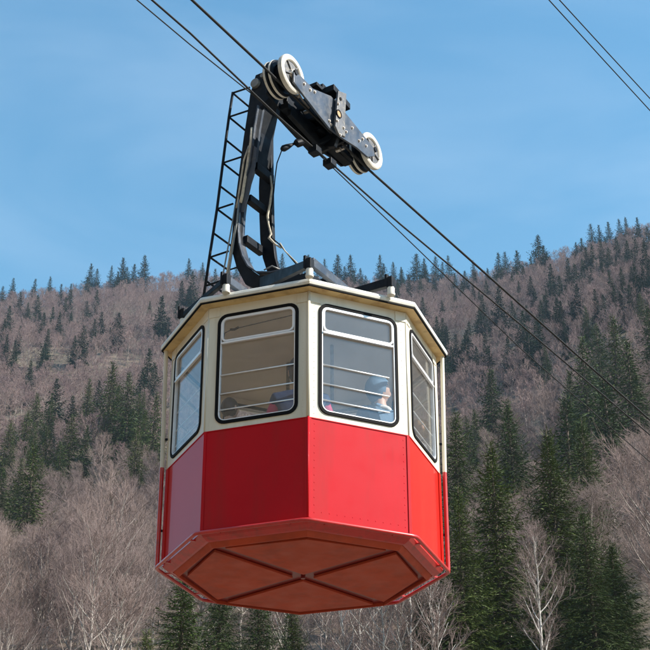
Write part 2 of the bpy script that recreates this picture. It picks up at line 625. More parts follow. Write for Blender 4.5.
# corner posts of the front edges (rolled cream post, red cap strip below the belt)
for k in range(8):
    mb = MB()
    v = octv(k, RB + 0.002, 0)
    if k in (0, 4):
        mb.tube([v + Vector((0, 0, Z_BELT + 0.01)), v + Vector((0, 0, 1.4)), v + Vector((0, 0, 2.015))], 0.014, n=10)
        mb.build("corner_post", M['cream'], car, smooth=True)
        mb = MB()
        e = octv(k, 1, 0)
        mb.tube([v + e * 0.001 + Vector((0, 0, 0.002)), v + e * 0.001 + Vector((0, 0, Z_BELT + 0.006))], 0.009, n=8)
        mb.build("corner_strip", M['red'], car, smooth=True)
    else:
        mb.tube([v - octv(k, 0.004, 0) + Vector((0, 0, Z_BELT + 0.008)), v - octv(k, 0.004, 0) + Vector((0, 0, 2.015))], 0.008, n=8)
        mb.build("corner_post", M['cream'], car, smooth=True)
# grab poles at the two doors' corners: cream above, red below
for k in (2, 6):
    a0 = octv(k, 1.243, Z_BELT + 0.02)
    mb = MB()
    mb.tube([a0, octv(k, 1.262, 2.03)], 0.019, n=12)
    pole = mb.build("grab_pole", M['cream'], car, autosmooth=True)
    mb = MB()
    mb.tube([octv(k, 1.240, -0.02), octv(k, 1.2425, Z_BELT + 0.022)], 0.0195, n=12)
    mb.build("lower_sleeve", M['red_rail'], pole, autosmooth=True)
    for zz in (0.3, 1.15):
        mb = MB()
        mb.bar(octv(k, 1.19, zz), octv(k, 1.24, zz), 0.012, 0.02)
        mb.build("standoff", M['steel'], pole)

# roof: eave, gutter edge, dome
def octring(prof, close=True):
    """prof list of (R,z) swept round the octagon"""
    mb = MB()
    P = len(prof)
    vs = [octv(k, r, z) for k in range(8) for (r, z) in prof]
    fs = []
    for k in range(8):
        l = (k + 1) % 8
        for i in range(P if close else P - 1):
            j = (i + 1) % P
            fs.append((k * P + i, k * P + j, l * P + j, l * P + i))
    mb.add(vs, fs)
    return mb


mb = octring([(R_EAVE - 0.012, 2.030), (R_EAVE, 2.036), (R_EAVE + 0.006, 2.055), (R_EAVE - 0.002, 2.08), (R_EAVE - 0.03, 2.098), (R_EAVE - 0.06, 2.10), (R_EAVE - 0.06, 2.030)])
mb.build("gutter", M['gutter'], car)
mb = octring([(R_EAVE - 0.003, 2.020), (R_EAVE - 0.003, 2.0295), (R_EAVE - 0.02, 2.0295), (R_EAVE - 0.02, 2.020)])
mb.build("drip_edge", M['rubber'], car)
mb = octring([(R_EAVE - 0.021, 2.0215), (R_EAVE - 0.021, 2.0295), (RB - 0.03, 2.0295), (RB - 0.03, 2.012)])
mb.build("eave_lining", M['soffit'], car)
mb = octring([(R_EAVE - 0.062, 2.09), (1.1, 2.16), (0.7, 2.22), (0.25, 2.245), (0.001, 2.246), (0.001, 2.07), (R_EAVE - 0.062, 2.04)])
roof = mb.build("roof", M['gutter'], car)
for k in (0, 1, 7, 2, 6):
    e = octv(k, 1, 0)
    for kk, sg in ((k, -1), ((k - 1) % 8, 1)):
        n_, t_ = face(kk)
        h = S_FULL / 2
        mb = MB()
        mb.box(fp(kk, sg * (h - 0.055), 0.003, 1.965), t_ * 0.05, n_ * 0.003, Vector((0, 0, 0.045)))
        mb.build("roof_bracket", M['cream'], roof)
# ceiling, floor, benches, pole inside
mb = octring([(RB - 0.035, 1.985), (0.001, 1.99), (0.001, 2.005), (RB - 0.035, 2.0)])
mb.build("ceiling", M['inner'], car)
mb = octring([(RB - 0.035, 0.02), (0.001, 0.02), (0.001, 0.0), (RB - 0.035, 0.0)])
mb.build("floor", M['floor_in'], car)
for k in (0, 1, 3, 4, 5, 7):
    mb = MB()
    n_, t_ = face(k)
    for q in range(5):
        off = -0.07 - q * 0.066
        hh = (AP + off) * math.tan(R(22.5)) - 0.004
        mb.box(fp(k, 0, off, 0.56), t_ * hh, n_ * 0.028, Vector((0, 0, 0.012)))
    bn = mb.build("bench", M['bench'], car, bevel=0.004)
    for sg in (-1, 1):
        mb = MB()
        mb.bar(fp(k, sg * 0.2, -0.2, 0.021), fp(k, sg * 0.2, -0.2, 0.547), 0.03, 0.25, up=n_)
        mb.build("leg", M['steel'], bn)
for (u, zt) in ((288, 0), (332, 1)):
    p = on_y(u, 380, 0.12 if u == 288 else -0.25)
    mb = MB()
    mb.tube([(p.x, p.y, 0.021), (p.x, p.y, 1.984)], 0.017, n=10)
    mb.build("inner_pole", M['greys'], car, smooth=True)
for k in (7, 3):
    mb = MB()
    mb.tube([fp(k, -0.36, -0.06, 1.66), fp(k, -0.34, -0.08, 1.80), fp(k, -0.28, -0.1, 1.835), fp(k, -0.2, -0.1, 1.84), fp(k, 0.38, -0.1, 1.88)], 0.0045, n=6)
    mb.tube([fp(k, -0.30, -0.1, 1.835), fp(k, -0.26, -0.1, 1.83), fp(k, -0.22, -0.1, 1.845)], 0.011, n=6)
    mb.build("ceiling_cable", M['rubber'], car, smooth=True)

# underside: bevelled skirt, tray, ribs, panels
mb = octring([(RB - 0.004, -0.0), (RB - 0.002, -0.018), (RB - 0.03, -0.045), (1.125, -0.066), (1.105, -0.07), (1.105, -0.0)])
mb.build("skirt", M['red_rail'], car)
mb = octring([(1.104, -0.060), (R_TRAY, Z_TRAY), (R_TRAY - 0.012, Z_TRAY), (R_TRAY - 0.012, -0.05), (1.0, -0.05), (1.0, -0.01), (1.104, -0.01)])
mb.build("tray_rim", M['under'], car)
mb = octring([(1.049, -0.078), (0.001, -0.078), (0.001, -0.05), (1.049, -0.05)])
mb.build("tray_base", M['under_rib'], car)
RI = 0.98
for (ka, kb) in ((7, 1), (1, 3), (3, 5), (5, 7)):
    pa, pm, pb = octv(ka, RI, 0), octv(ka + 1, RI, 0), octv(kb, RI, 0)
    da, db = pa.normalized(), pb.normalized()
    w = 0.062
    dm = pm.normalized()
    ctr = dm * (w / math.sin(R(45)))
    pa2 = pa + (dm - da * dm.dot(da)).normalized() * w * 1.0
    pb2 = pb + (dm - db * dm.dot(db)).normalized() * w * 1.0
    z0 = Vector((0, 0, -0.104))
    mb = MB()
    mb.prism([ctr + z0, pa2 + z0, pm + z0, pb2 + z0], (0, 0, 0.024))
    mb.build("underside_panel", M['under'], car, bevel=0.004)
mb = MB()
mb.lathe((0, 0, -0.1), (0, 0, 1), [(0, -0.008), (0.02, -0.008), (0.02, 0.02), (0, 0.02)], n=12)
mb.build("drain_boss", M['under_rib'], car)
# bumper rail ring
pts = []
for k in range(8):
    e0, e1 = octv(k, R_RAIL, -0.032), None
    for dk in (-0.06, 0, 0.06):
        a = octv(k, R_RAIL, -0.032)
        b = octv(k + (1 if dk > 0 else -1), R_RAIL, -0.032)
        pts.append(a.lerp(b, abs(dk)) if dk else a.lerp(octv(k, 0, -0.032), 0.006))
mb = MB()
mb.tube(pts, 0.0165, n=10, closed=True)
rail = mb.build("bumper_rail", M['red_rail'], car, smooth=True)
for k in range(8):
    for s in (-0.3, 0.3):
        n_, t_ = face(k)
        mb = MB()
        mb.box(fp(k, s, 0.015, -0.03), t_ * 0.012, n_ * 0.035, Vector((0, 0, 0.006)))
        mb.build("rail_bracket", M['red_rail'], rail)

# ------------------------------------------------------------------ hanger
AZ = R(56)
NN = Vector((math.sin(AZ), -math.cos(AZ), 0))      # across the track
DD = Vector((math.cos(AZ), math.sin(AZ), 0))       # along the track


def nd(n, d, z):
    return NN * n + DD * d + Vector((0, 0, z))


D_NEAR, D_GAP = -0.27, 0.33
out_r = [(300, 268.5), (286, 272.5), (273.5, 275.3), (258.8, 275.0), (250, 269), (244.5, 259), (241, 246), (240, 232), (241, 215), (243, 200), (247, 182), (251.4, 168), (254, 150), (256.5, 128), (260, 108)]
out_l = [(250, 94), (247, 115), (243.5, 137), (238.5, 175), (234.5, 205), (232, 232), (231.7, 251), (236.5, 268), (245, 284), (262, 292), (300, 283)]
poly = out_l + out_r + [(268, 99), (275, 90), (273, 79), (264, 71.5), (255.5, 75)]
mb = MB()
mb.prism([on_plane(u, v, DD, D_NEAR) for u, v in poly], DD * 0.05)
hanger = mb.build("hanger", M['steel'], car, bevel=0.006)
poly2 = [(263, 92), (262, 120), (260, 160), (258.6, 188), (259, 215), (260, 240), (262.5, 258), (267, 272), (274, 288), (300, 292), (330, 286), (330, 277),
         (300, 282), (286, 279), (279, 272), (275, 258), (272.5, 238), (271.8, 212), (271.3, 185), (271, 160), (270.8, 130), (271, 108), (273.5, 103), (278, 101.5), (284.5, 108),
         (290, 119), (296, 133), (303, 141), (318, 148), (334, 146), (338, 134), (322, 118), (304, 100), (290, 88), (276, 82)]
mb = MB()
mb.prism([on_plane(u, v, DD, D_NEAR + D_GAP) for u, v in poly2], DD * 0.05)
mb.build("arm_plate", M['steel'], hanger, bevel=0.006)
shift = DD * D_GAP
# closing web between the two plates in the upper arm
mb = MB()
for (u0, v0, u1, v1) in ((252, 162, 256, 128), (256, 128, 261, 104), (261, 104, 268, 97)):
    p, q = on_plane(u0, v0, DD, D_NEAR + 0.045), on_plane(u1, v1, DD, D_NEAR + 0.045)
    mb.prism([p, q, q + DD * (D_GAP - 0.04), p + DD * (D_GAP - 0.04)], NN * -0.012)
mb.build("closing_web", M['steel'], hanger)
# flanges along the inner curve
inn = [on_plane(u, v, DD, D_NEAR + 0.0275) for u, v in out_r]
for sh in (Vector((0, 0, 0)),):
    mb = MB()
    ns = []
    for i, p in enumerate(inn):
        t = (inn[min(i + 1, len(inn) - 1)] - inn[max(i - 1, 0)]).normalized()
        ns.append(DD.cross(t).normalized())
    if ns[7].dot(NN) < 0:
        ns = [-x for x in ns]
    vs, fs = [], []
    for p, q in zip(inn, ns):
        p = p + sh
        for (a, b) in ((-0.055, 0.003), (0.055, 0.003), (0.055, 0.018), (-0.055, 0.018)):
            vs.append(p + DD * a + q * b)
    for i in range(len(inn) - 1):
        for j in range(4):
            fs.append((4 * i + j, 4 * i + (j + 1) % 4, 4 * i + 4 + (j + 1) % 4, 4 * i + 4 + j))
    fs += [(0, 1, 2, 3), tuple(4 * (len(inn) - 1) + j for j in (3, 2, 1, 0))]
    mb.add(vs, fs)
    mb.build("flange", M['plate'], hanger, bevel=0.002)
# cross members between the plates
for (u, v, hh) in ((245, 196, 0.075), (241.5, 237, 0.08), (251.5, 164, 0.085), (262, 84, 0.1)):
    p = on_plane(u, v, DD, D_NEAR)
    mb = MB()
    mb.bar(p + DD * 0.05, p + DD * (D_GAP + 0.01), 0.07, hh)
    mb.build("cross_member", M['steel'], hanger, bevel=0.005)
# gussets behind the head
pivot = on_plane(326, 133, DD, 0.0)
mb = MB()
p = on_plane(256, 84, DD, D_NEAR)
mb.lathe(p, DD, [(0, -0.03), (0.05, -0.03), (0.055, 0.0), (0.055, D_GAP + 0.08), (0, D_GAP + 0.08)], n=16)
mb.lathe(on_plane(264, 77, DD, D_NEAR), DD, [(0, -0.04), (0.025, -0.04), (0.025, 0.0), (0, 0)], n=10)
mb.build("head_pin", M['greys'], hanger, bevel=0.003)
# shaft from hanger head through the carriage
# grey lit plate and pale wrapped cables on the near plate
def px_path(pts, off):
    return [on_plane(u, v, DD, D_NEAR - off) for u, v in pts]


mb = MB()
for pts, r in (([(252, 128), (251, 142), (249.5, 152), (247, 168), (244.5, 182), (242.5, 195), (240.5, 203)], 0.016),
               ([(249, 146), (244, 160), (241, 180), (238, 200), (236.5, 208)], 0.010),
               ([(236, 226), (232.5, 245), (228, 268), (226, 283)], 0.012)):
    mb.tube(px_path(pts, 0.02), r, n=8)
mb.build("wrapped_cable", M['pale'], hanger, smooth=True)
mb = MB()
q = px_path([(253, 145), (257, 148), (255, 166), (248.5, 196), (243.5, 212), (239.5, 212), (245, 188), (250.5, 160)], 0.012)
mb.prism(q, DD * 0.01)
mb.build("cover_strip", M['plate'], hanger, bevel=0.002)
mb = MB()
pth = [(239, 200), (237, 222), (234, 240), (230.5, 262), (228, 278), (226.5, 287)]
mb.tube(px_path(pth, 0.03), 0.010, n=6)
mb.tube(px_path([(235.5, 204), (232, 225), (227.5, 250), (223.5, 272), (223.5, 285)], 0.03), 0.008, n=6)
mb.build("conduit", M['greys'], hanger, smooth=True)
# loose cable on the far arm
offf = D_NEAR + D_GAP
fpx = lambda pts, o=0.06: [on_plane(u, v, DD, offf - o) for u, v in pts]
mb = MB()
mb.tube(fpx([(286, 149), (281.5, 151), (277, 163), (275, 178), (274, 190), (272.5, 204), (270, 214), (268, 226), (272, 238), (279, 244), (286, 252), (296, 264), (303, 270)]), 0.006, n=6)
mb.build("loose_cable", M['rubber'], hanger, smooth=True)
mb = MB()
mb.tube(fpx([(270.5, 176), (272, 188), (270, 204), (267.5, 216), (268.5, 224), (271, 234), (269, 238), (275, 244), (281, 248)], 0.07), [0.009, 0.01, 0.012, 0.014, 0.009, 0.012, 0.014, 0.01, 0.008], n=7)
mb.tube(fpx([(280, 243), (285, 251), (292, 258), (300, 266)], 0.07), 0.006, n=6)
mb.build("cable_bundle", M['pale'], hanger, smooth=True)

# ladder on the left of the arm
def lad(u, v, off):
    return on_plane(u, v, DD, off)


Lr = [(232.8, 92.4), (229, 116.6), (226, 139), (222.5, 166), (217, 209), (209.5, 257), (203.8, 296)]
L1 = [lad(u, v, D_NEAR) for u, v in Lr]
LW = 0.30
mb = MB()
mb.tube(L1, 0.014, n=8)
ladder = mb.build("ladder", M['steel'], hanger, smooth=True)
mb = MB()
mb.tube([p + DD * LW for p in L1[:]], 0.011, n=8)
mb.build("ladder_rail", M['steel'], ladder, smooth=True)


def along(v):
    for (u0, v0), (u1, v1) in zip(Lr, Lr[1:]):
        if v0 <= v <= v1:
            return u0 + (u1 - u0) * (v - v0) / (v1 - v0)
    return Lr[-1][0]


for v in (93, 117, 140, 163, 186, 209, 233, 257, 281):
    p = lad(along(v), v, D_NEAR)
    mb = MB()
    mb.tube([p, p + DD * LW], 0.0105, n=6)
    mb.build("rung", M['steel'], ladder, smooth=True)
for v, ln in ((93, 17), (117, 19), (163, 18), (209, 16), (257.5, 19), (286, 15)):
    p = lad(along(v), v, D_NEAR)
    q = lad(along(v) + ln, v - ln * 0.33, D_NEAR)
    mb = MB()
    mb.tube([p, q], 0.011, n=6)
    mb.build("ladder_bracket", M['steel'], ladder, smooth=True)
    mb = MB()
    mb.tube([p + DD * LW, q.lerp(p, 0.35) + DD * LW], 0.009, n=6)
    mb.build("ladder_bracket", M['steel'], ladder, smooth=True)

# roof frame: feet, beams, pads
P1, P2, P3, P4 = on_z(309.5, 274, 2.10), on_z(391, 292.5, 2.10), on_z(226, 290, 2.10), on_z(183, 324, 2.08)
P1t, P2t = on_plane(311.5, 263, DD, P1.dot(DD)), on_plane(389, 283, DD, P2.dot(DD))
for P in (P1, P2, P3, P4):
    mb = MB()
    mb.lathe(P - Vector((0, 0, 0.03)), (0, 0, 1), [(0, 0), (0.034, 0), (0.036, 0.015), (0.030, 0.035), (0.032, 0.07), (0.026, 0.085), (0, 0.085)], n=14)
    ft = mb.build("roof_foot", M['pad'], car, autosmooth=True)
    mb = MB()
    mb.box(P + Vector((0, 0, 0.095)), NN * 0.028, DD * 0.03, Vector((0, 0, 0.05)))
    mb.box(P + Vector((0, 0, 0.115)) - NN * 0.03, NN * 0.012, DD * 0.035, Vector((0, 0, 0.06)))
    mb.build("foot_clamp", M['steel'], ft, bevel=0.004)
HB = on_plane(264, 283, DD, D_NEAR + 0.03)     # root of the arm above the roof
mb = MB()
zz = Vector((0, 0, 1))
# front leg: deep at the arm, shallow at the foot
a, b = on_plane(262, 284, DD, D_NEAR - 0.02), P1 + zz * 0.1


def taper(mb, a, b, ha, hb, w):
    d = (b - a).normalized()
    x = d.cross(zz).normalized() * w / 2
    vs = [a - x - zz * ha / 2, a + x - zz * ha / 2, a + x + zz * ha / 2, a - x + zz * ha / 2,
          b - x - zz * hb / 2, b + x - zz * hb / 2, b + x + zz * hb / 2, b - x + zz * hb / 2]
    mb.add(vs, [(3, 2, 1, 0), (4, 5, 6, 7), (0, 1, 5, 4), (2, 3, 7, 6), (1, 2, 6, 5), (3, 0, 4, 7)])


taper(mb, a, b, 0.13, 0.07, 0.05)
mb.build("roof_beam", M['steel'], car, bevel=0.004)
mb = MB()
taper(mb, P1 + zz * 0.125 + DD * 0.03, P1 + zz * 0.10 + DD * 0.75, 0.09, 0.07, 0.045)
mb.build("roof_beam", M['plate'], car, bevel=0.004)
mb = MB()
taper(mb, P2 + zz * 0.10 - NN * 0.02, P2 + zz * 0.12 - NN * 0.9, 0.08, 0.06, 0.05)
mb.build("roof_beam", M['steel'], car, bevel=0.004)
mb = MB()
taper(mb, P3 + zz * 0.10, P3 + zz * 0.09 + DD * 0.95, 0.07, 0.07, 0.05)
mb.build("roof_beam", M['plate'], car, bevel=0.004)
mb = MB()
taper(mb, P3 + zz * 0.10, P4 + zz * 0.08, 0.05, 0.05, 0.04)
mb.build("roof_beam", M['steel'], car, bevel=0.004)
mb = MB()
for (x, y) in ((0.5, -0.5), (-0.2, 0.5), (0.45, 0.6), (-0.5, -0.3)):
    taper(mb, nd(-0.1, 0, 2.62), nd(x, y, 2.25), 0.12, 0.06, 0.06)
mb.box(nd(-0.05, -0.03, 2.62), NN * 0.3, DD * 0.27, zz * 0.05)
mb.build("roof_spider", M['steel'], car, bevel=0.005)
mb = MB()
mb.tube([on_z(264, 270, 2.9), on_z(272, 266, 2.92), on_z(281, 270, 2.9)], 0.008, n=6)
mb.build("cable_loop", M['greys'], car, smooth=True)

# ------------------------------------------------------------------ carriage
WL = on_plane(292, 74, NN, 0.32)
WRt = on_plane(371.5, 151, NN, 0.32)
AXD = (WRt - WL).normalized()                 # along the carriage
UPc = NN.cross(AXD)
if UPc.z < 0:
    UPc = -UPc
pl_n = 0.365
def cpt(u, v, n=pl_n):
    return on_plane(u, v, NN, n)


side = [(294, 72), (301, 76), (313, 88.5), (331, 96), (345, 112), (361, 132), (374, 148), (375, 156), (368, 157), (357, 147.5), (343, 138.5), (330, 128.5), (318, 113.5), (303, 94), (294, 82)]
mb = MB()
mb.prism([cpt(u, v) for u, v in side], NN * -0.022)
car_r = mb.build("carriage", M['plate'], car, bevel=0.003)
mb = MB()
off2 = NN * (0.06 - pl_n)
mb.prism([cpt(u, v) + off2 for u, v in side], NN * -0.022)
mb.build("side_plate", M['steel'], car_r, bevel=0.003)
# lower longitudinal beam, stiffeners, spacers
cL, cR = WL - NN * 0.12, WRt - NN * 0.12
mid = (cL + cR) / 2
mb = MB()
mb.bar(cL.lerp(cR, 0.13) - UPc * 0.17 - NN * 0.09, cL.lerp(cR, 0.93) - UPc * 0.13 - NN * 0.09, 0.09, 0.07)
mb.bar(cL.lerp(cR, 0.16) - UPc * 0.22 - NN * 0.06, cL.lerp(cR, 0.60) - UPc * 0.28 - NN * 0.06, 0.05, 0.10)
mb.bar(cL.lerp(cR, 0.14) - UPc * 0.20 - NN * 0.17, cL.lerp(cR, 0.60) - UPc * 0.27 - NN * 0.17, 0.05, 0.10)
mb.build("lower_beam", M['steel'], car_r, bevel=0.006)
for t in (0.28, 0.4, 0.62, 0.76):
    c = cL.lerp(cR, t) - UPc * 0.04
    mb = MB()
    mb.box(c - NN * 0.02, NN * 0.15, AXD * 0.015, UPc * 0.06)
    mb.build("spacer", M['steel'], car_r, bevel=0.003)
# wheels
rimp = [(0.195, 0.012), (0.199, 0.0), (0.195, -0.03), (0.140, -0.034), (0.136, -0.02), (0.136, 0.004), (0.146, 0.014), (0.18, 0.020)]
for W0 in (WL, WRt):
    for off, full in ((0.0, True), (-0.125, False), (-0.185, False)):
        c = W0 + NN * off
        s = 1.0 if full else 0.93
        mb = MB()
        mb.lathe(c, NN, [(r * s, h) for r, h in rimp], n=48)
        wh = mb.build("wheel", M['wheel'] if full or off > -0.1 else M['steel'], car_r, autosmooth=True)
        if not full:
            mb = MB()
            mb.lathe(c, NN, [(0.188, -0.024), (0.190, -0.012), (0.182, 0.004), (0.17, 0.006), (0.17, -0.02)], n=48)
            mb.build("rim_edge", M['wheel'], wh, autosmooth=True)
        mb = MB()
        mb.lathe(c, NN, [(0.147 * s, -0.012), (0.06, -0.022), (0, -0.022), (0, 0.0), (0.05, 0.0), (0.147 * s, -0.002)], n=48)
        x = NN.orthogonal().normalized()
        y = NN.cross(x)
        for q in range(5):
            a = 2 * math.pi * q / 5 + 0.3
            e = x * math.cos(a) + y * math.sin(a)
            f = NN.cross(e)
            mb.box(c + e * 0.09 + NN * 0.006, e * 0.045, f * 0.006, NN * 0.008)
        mb.build("web", M['worn'] if full else M['steel'], wh, bevel=0.002)
        if full:
            mb = MB()
            mb.lathe(c, NN, [(0, 0.035), (0.022, 0.035), (0.03, 0.03), (0.048, 0.012), (0.055, -0.01), (0, -0.01)], n=20)
            for q in range(6):
                a = 2 * math.pi * q / 6
                e = x * math.cos(a) + y * math.sin(a)
                mb.lathe(c + e * 0.04 + NN * 0.01, NN, [(0, 0.016), (0.009, 0.016), (0.009, 0), (0, 0)], n=6)
            mb.build("hub", M['bolt'], wh, autosmooth=True)
    mb = MB()
    mb.lathe(W0 - NN * 0.1, NN, [(0, -0.17), (0.028, -0.17), (0.028, 0.155), (0, 0.155)], n=14)
    mb.lathe(W0 - NN * 0.06, NN, [(0, -0.06), (0.118, -0.06), (0.118, 0.02), (0, 0.02)], n=32)
    mb.build("axle", M['steel'], car_r, autosmooth=True)
# small guide roller under the right end
gr = on_plane(352, 158, NN, 0.14)
for q, gp in enumerate((gr, on_plane(343, 150, NN, 0.12))):
    mb = MB()
    mb.lathe(gp, NN, [(0, 0.03), (0.075, 0.03), (0.085, 0.02), (0.06, 0.0), (0.085, -0.02), (0.075, -0.03), (0, -0.03)], n=28)
    mb.build("guide_roller", M['steel'], car_r, autosmooth=True)
mb = MB()
mb.bar(on_plane(322, 134, NN, 0.1), on_plane(356, 160, NN, 0.1), 0.06, 0.06)
mb.bar(on_plane(300, 108, NN, 0.02), on_plane(322, 140, NN, 0.02), 0.12, 0.12)
mb.build("lower_arm", M['steel'], car_r, bevel=0.006)
# upright bracket with its bronze bush and top T-beam
br = [(336.5, 91.5), (344.5, 94.5), (343.8, 106), (343, 124), (343.5, 138), (336.5, 134), (333.5, 127), (335, 108)]
mb = MB()
mb.prism([cpt(u, v, pl_n + 0.03) for u, v in br], NN * 0.025)
brk = mb.build("pivot_bracket", M['worn'], car_r, bevel=0.004)
c = cpt(338.7, 114, pl_n + 0.056)
mb = MB()
mb.lathe(c, NN, [(0, 0.004), (0.034, 0.004), (0.034, -0.01), (0, -0.01)], n=24)
mb.build("bush", M['bronze'], brk, autosmooth=True)
mb = MB()
mb.lathe(c, NN, [(0.034, 0.008), (0.046, 0.008), (0.046, -0.01), (0.034, -0.01)], n=24)
mb.lathe(cpt(340.5, 99, pl_n + 0.056), NN, [(0, 0.006), (0.018, 0.006), (0.018, -0.01), (0, -0.01)], n=16)
mb.build("bush_ring", M['rubber'], brk, autosmooth=True)
mb = MB()
tl, tr_ = on_plane(330.5, 88, NN, pl_n - 0.02), on_plane(347, 108, NN, pl_n - 0.02)
tm = (tl + tr_) / 2
hd = (tr_ - tl) / 2
for sg in (-1, 1):
    mb.box(tm + hd * sg * 0.62 - NN * 0.02, hd * 0.38, NN * 0.06, zz * 0.035)
mb.box(tm - NN * 0.16, hd, NN * 0.10, zz * 0.028)
mb.box(tm - NN * 0.13 - zz * 0.14, hd * 0.5, NN * 0.1, zz * 0.13)
mb.build("top_beam", M['steel'], car_r, bevel=0.004)
mb = MB()
mb.box(on_plane(316, 88, NN, 0.2), AXD * 0.06, NN * 0.05, UPc * 0.02)
mb.box(on_plane(322, 89, NN, 0.16), AXD * 0.03, NN * 0.03, UPc * 0.04)
mb.build("lug", M['steel'], car_r, bevel=0.003)
mb = MB()
for (u, v) in ((331, 125), (329, 121), (343.5, 128), (340, 135), (346, 132), (314.5, 92), (310, 90), (362.5, 139), (359, 141), (366, 146), (304, 84), (352, 128), (338, 104), (337, 121)):
    c = cpt(u, v, pl_n + (0.055 if 334 < u < 345 and v < 137 else 0.0))
    mb.lathe(c, NN, [(0, 0.014), (0.012, 0.014), (0.012, 0), (0, 0)], n=6)
    mb.lathe(c, NN, [(0, 0.004), (0.018, 0.004), (0.018, -0.001), (0, -0.001)], n=12)
mb.build("bolts", M['bolt'], car_r)
car_bolts = bpy.data.objects["bolts"]
car_bolts.name = "bolt_set"
# pivot tube towards the hanger, cable clamp under the carriage, electric arm
mb = MB()
pc = on_plane(330, 131, NN, 0.12)
mb.lathe(pc, NN, [(0, 0.2), (0.045, 0.2), (0.045, -0.4), (0, -0.4)], n=20)
mb.lathe(pc - DD * 0.02, DD, [(0, 0.25), (0.055, 0.25), (0.055, -0.32), (0, -0.32)], n=20)
mb.build("pivot_shaft", M['steel'], car_r, autosmooth=True)
mb = MB()
for dd_ in (-0.12, 0.14):
    q = on_plane(315, 151, NN, 0.2) + DD * (dd_ + 0.12)
    mb.box(q, DD * 0.05, NN * 0.05, zz * 0.035)
mb.bar(on_plane(313, 146, NN, 0.1), on_plane(338, 135, NN, 0.3), 0.06, 0.05)
mb.bar(on_plane(318, 152, NN, 0.12), on_plane(343, 140, NN, 0.3), 0.05, 0.05)
mb.build("rope_clamp", M['steel'], car_r, bevel=0.005)
mb = MB()
e0, e1 = on_plane(283.5, 148.5, NN, 0.05), on_plane(300, 141, NN, 0.12)
mb.tube([e0, e0.lerp(e1, 0.45), e1], 0.013, n=8)
mb.tube([e0 - (e1 - e0) * 0.1, e0, e0 + (e1 - e0) * 0.25, e0 + (e1 - e0) * 0.5], [0.02, 0.033, 0.028, 0.016], n=10)
mb.tube([on_plane(296, 143, NN, 0.12), on_plane(303, 141, NN, 0.14)], 0.03, n=10)
mb.build("contact_arm", M['steel'], car_r, autosmooth=True)
# assorted fittings on the dark underside of the carriage
mb = MB()
for (u, v, n, s) in ((299, 103, 0.1, 0.016), (306, 112, 0.16, 0.018), (312, 100, 0.2, 0.014), (297, 97, 0.26, 0.018), (338, 150, 0.2, 0.022), (342, 149, 0.2, 0.015), (297, 109, 0.0, 0.012)):
    mb.lathe(on_plane(u, v, NN, n), NN, [(0, 0.03), (s, 0.03), (s, -0.02), (0, -0.02)], n=8)
mb.tube([on_plane(298, 92, NN, 0.3), on_plane(303, 101, NN, 0.28), on_plane(309, 108, NN, 0.26)], 0.010, n=6)
mb.build("lever", M['bolt'], car_r, autosmooth=True)
mb = MB()
for (u0, v0, u1, v1, n, w) in ((285, 100, 322, 140, 0.12, 0.05), (279, 92, 300, 118, 0.05, 0.07), (296, 116, 306, 142, -0.05, 0.05), (318, 128, 352, 160, 0.18, 0.04)):
    mb.bar(on_plane(u0, v0, NN, n), on_plane(u1, v1, NN, n), w, w)
mb.build("brake_arm", M['steel'], car_r, bevel=0.005)

# ------------------------------------------------------------------ ropes
def rope(name, pts, r, label, group=None, cat="cable"):
    mb = MB()
    mb.tube([Vector(p) for p in pts], r, n=8)
    o = mb.build(name, M['rope'], None, smooth=True)
    o.location = (0, 0, ZB)
    tag(o, label, cat, group)
    return o


ng = 0.262
zt = lambda u, v: on_plane(u, v, NN, ng)
a, b, c, d_ = zt(192, 0), zt(267.5, 70.6), zt(368, 169), zt(650, 420)
sl0 = (a.z - b.z) / (a.dot(DD) - b.dot(DD))
sl1 = (d_.z - c.z) / (d_.dot(DD) - c.dot(DD))
pts = [nd(ng, a.dot(DD) - 40, a.z - sl0 * 40 + 3.0), nd(ng, a.dot(DD) - 20, a.z - sl0 * 20 + 0.7), a, b, c, d_, nd(ng, d_.dot(DD) + 25, d_.z + sl1 * 25 + 0.9), nd(ng, d_.dot(DD) + 60, d_.z + sl1 * 60 + 4)]
rope("track_rope", pts, 0.0125, "thick black track rope running under the white wheels of the carriage")
g2 = 0.2
q = [on_plane(u, v, NN, g2) for u, v in ((152, 0), (190, 33), (277, 115.6), (315, 149), (400, 224), (520, 324), (650, 435))]
pts = [q[0] + (q[0] - q[1]).normalized() * 30 + Vector((0, 0, 1.5))] + q + [q[-1] + (q[-1] - q[-2]).normalized() * 50 + Vector((0, 0, 2))]
rope("haul_rope", pts, 0.0095, "black haul rope clamped below the carriage, middle of the three beside the cabin")
q = [on_plane(u, v, NN, g2 - 0.01) for u, v in ((137, 0), (190, 44.5), (254.6, 96), (316, 151.5), (400, 232), (520, 348), (650, 462))]
pts = [q[0] + (q[0] - q[1]).normalized() * 30 + Vector((0, 0, 1.5))] + q + [q[-1] + (q[-1] - q[-2]).normalized() * 50 + Vector((0, 0, 2))]
rope("thin_haul_rope", pts, 0.0058, "thinnest rope crossing below the other two in front of the hillside")
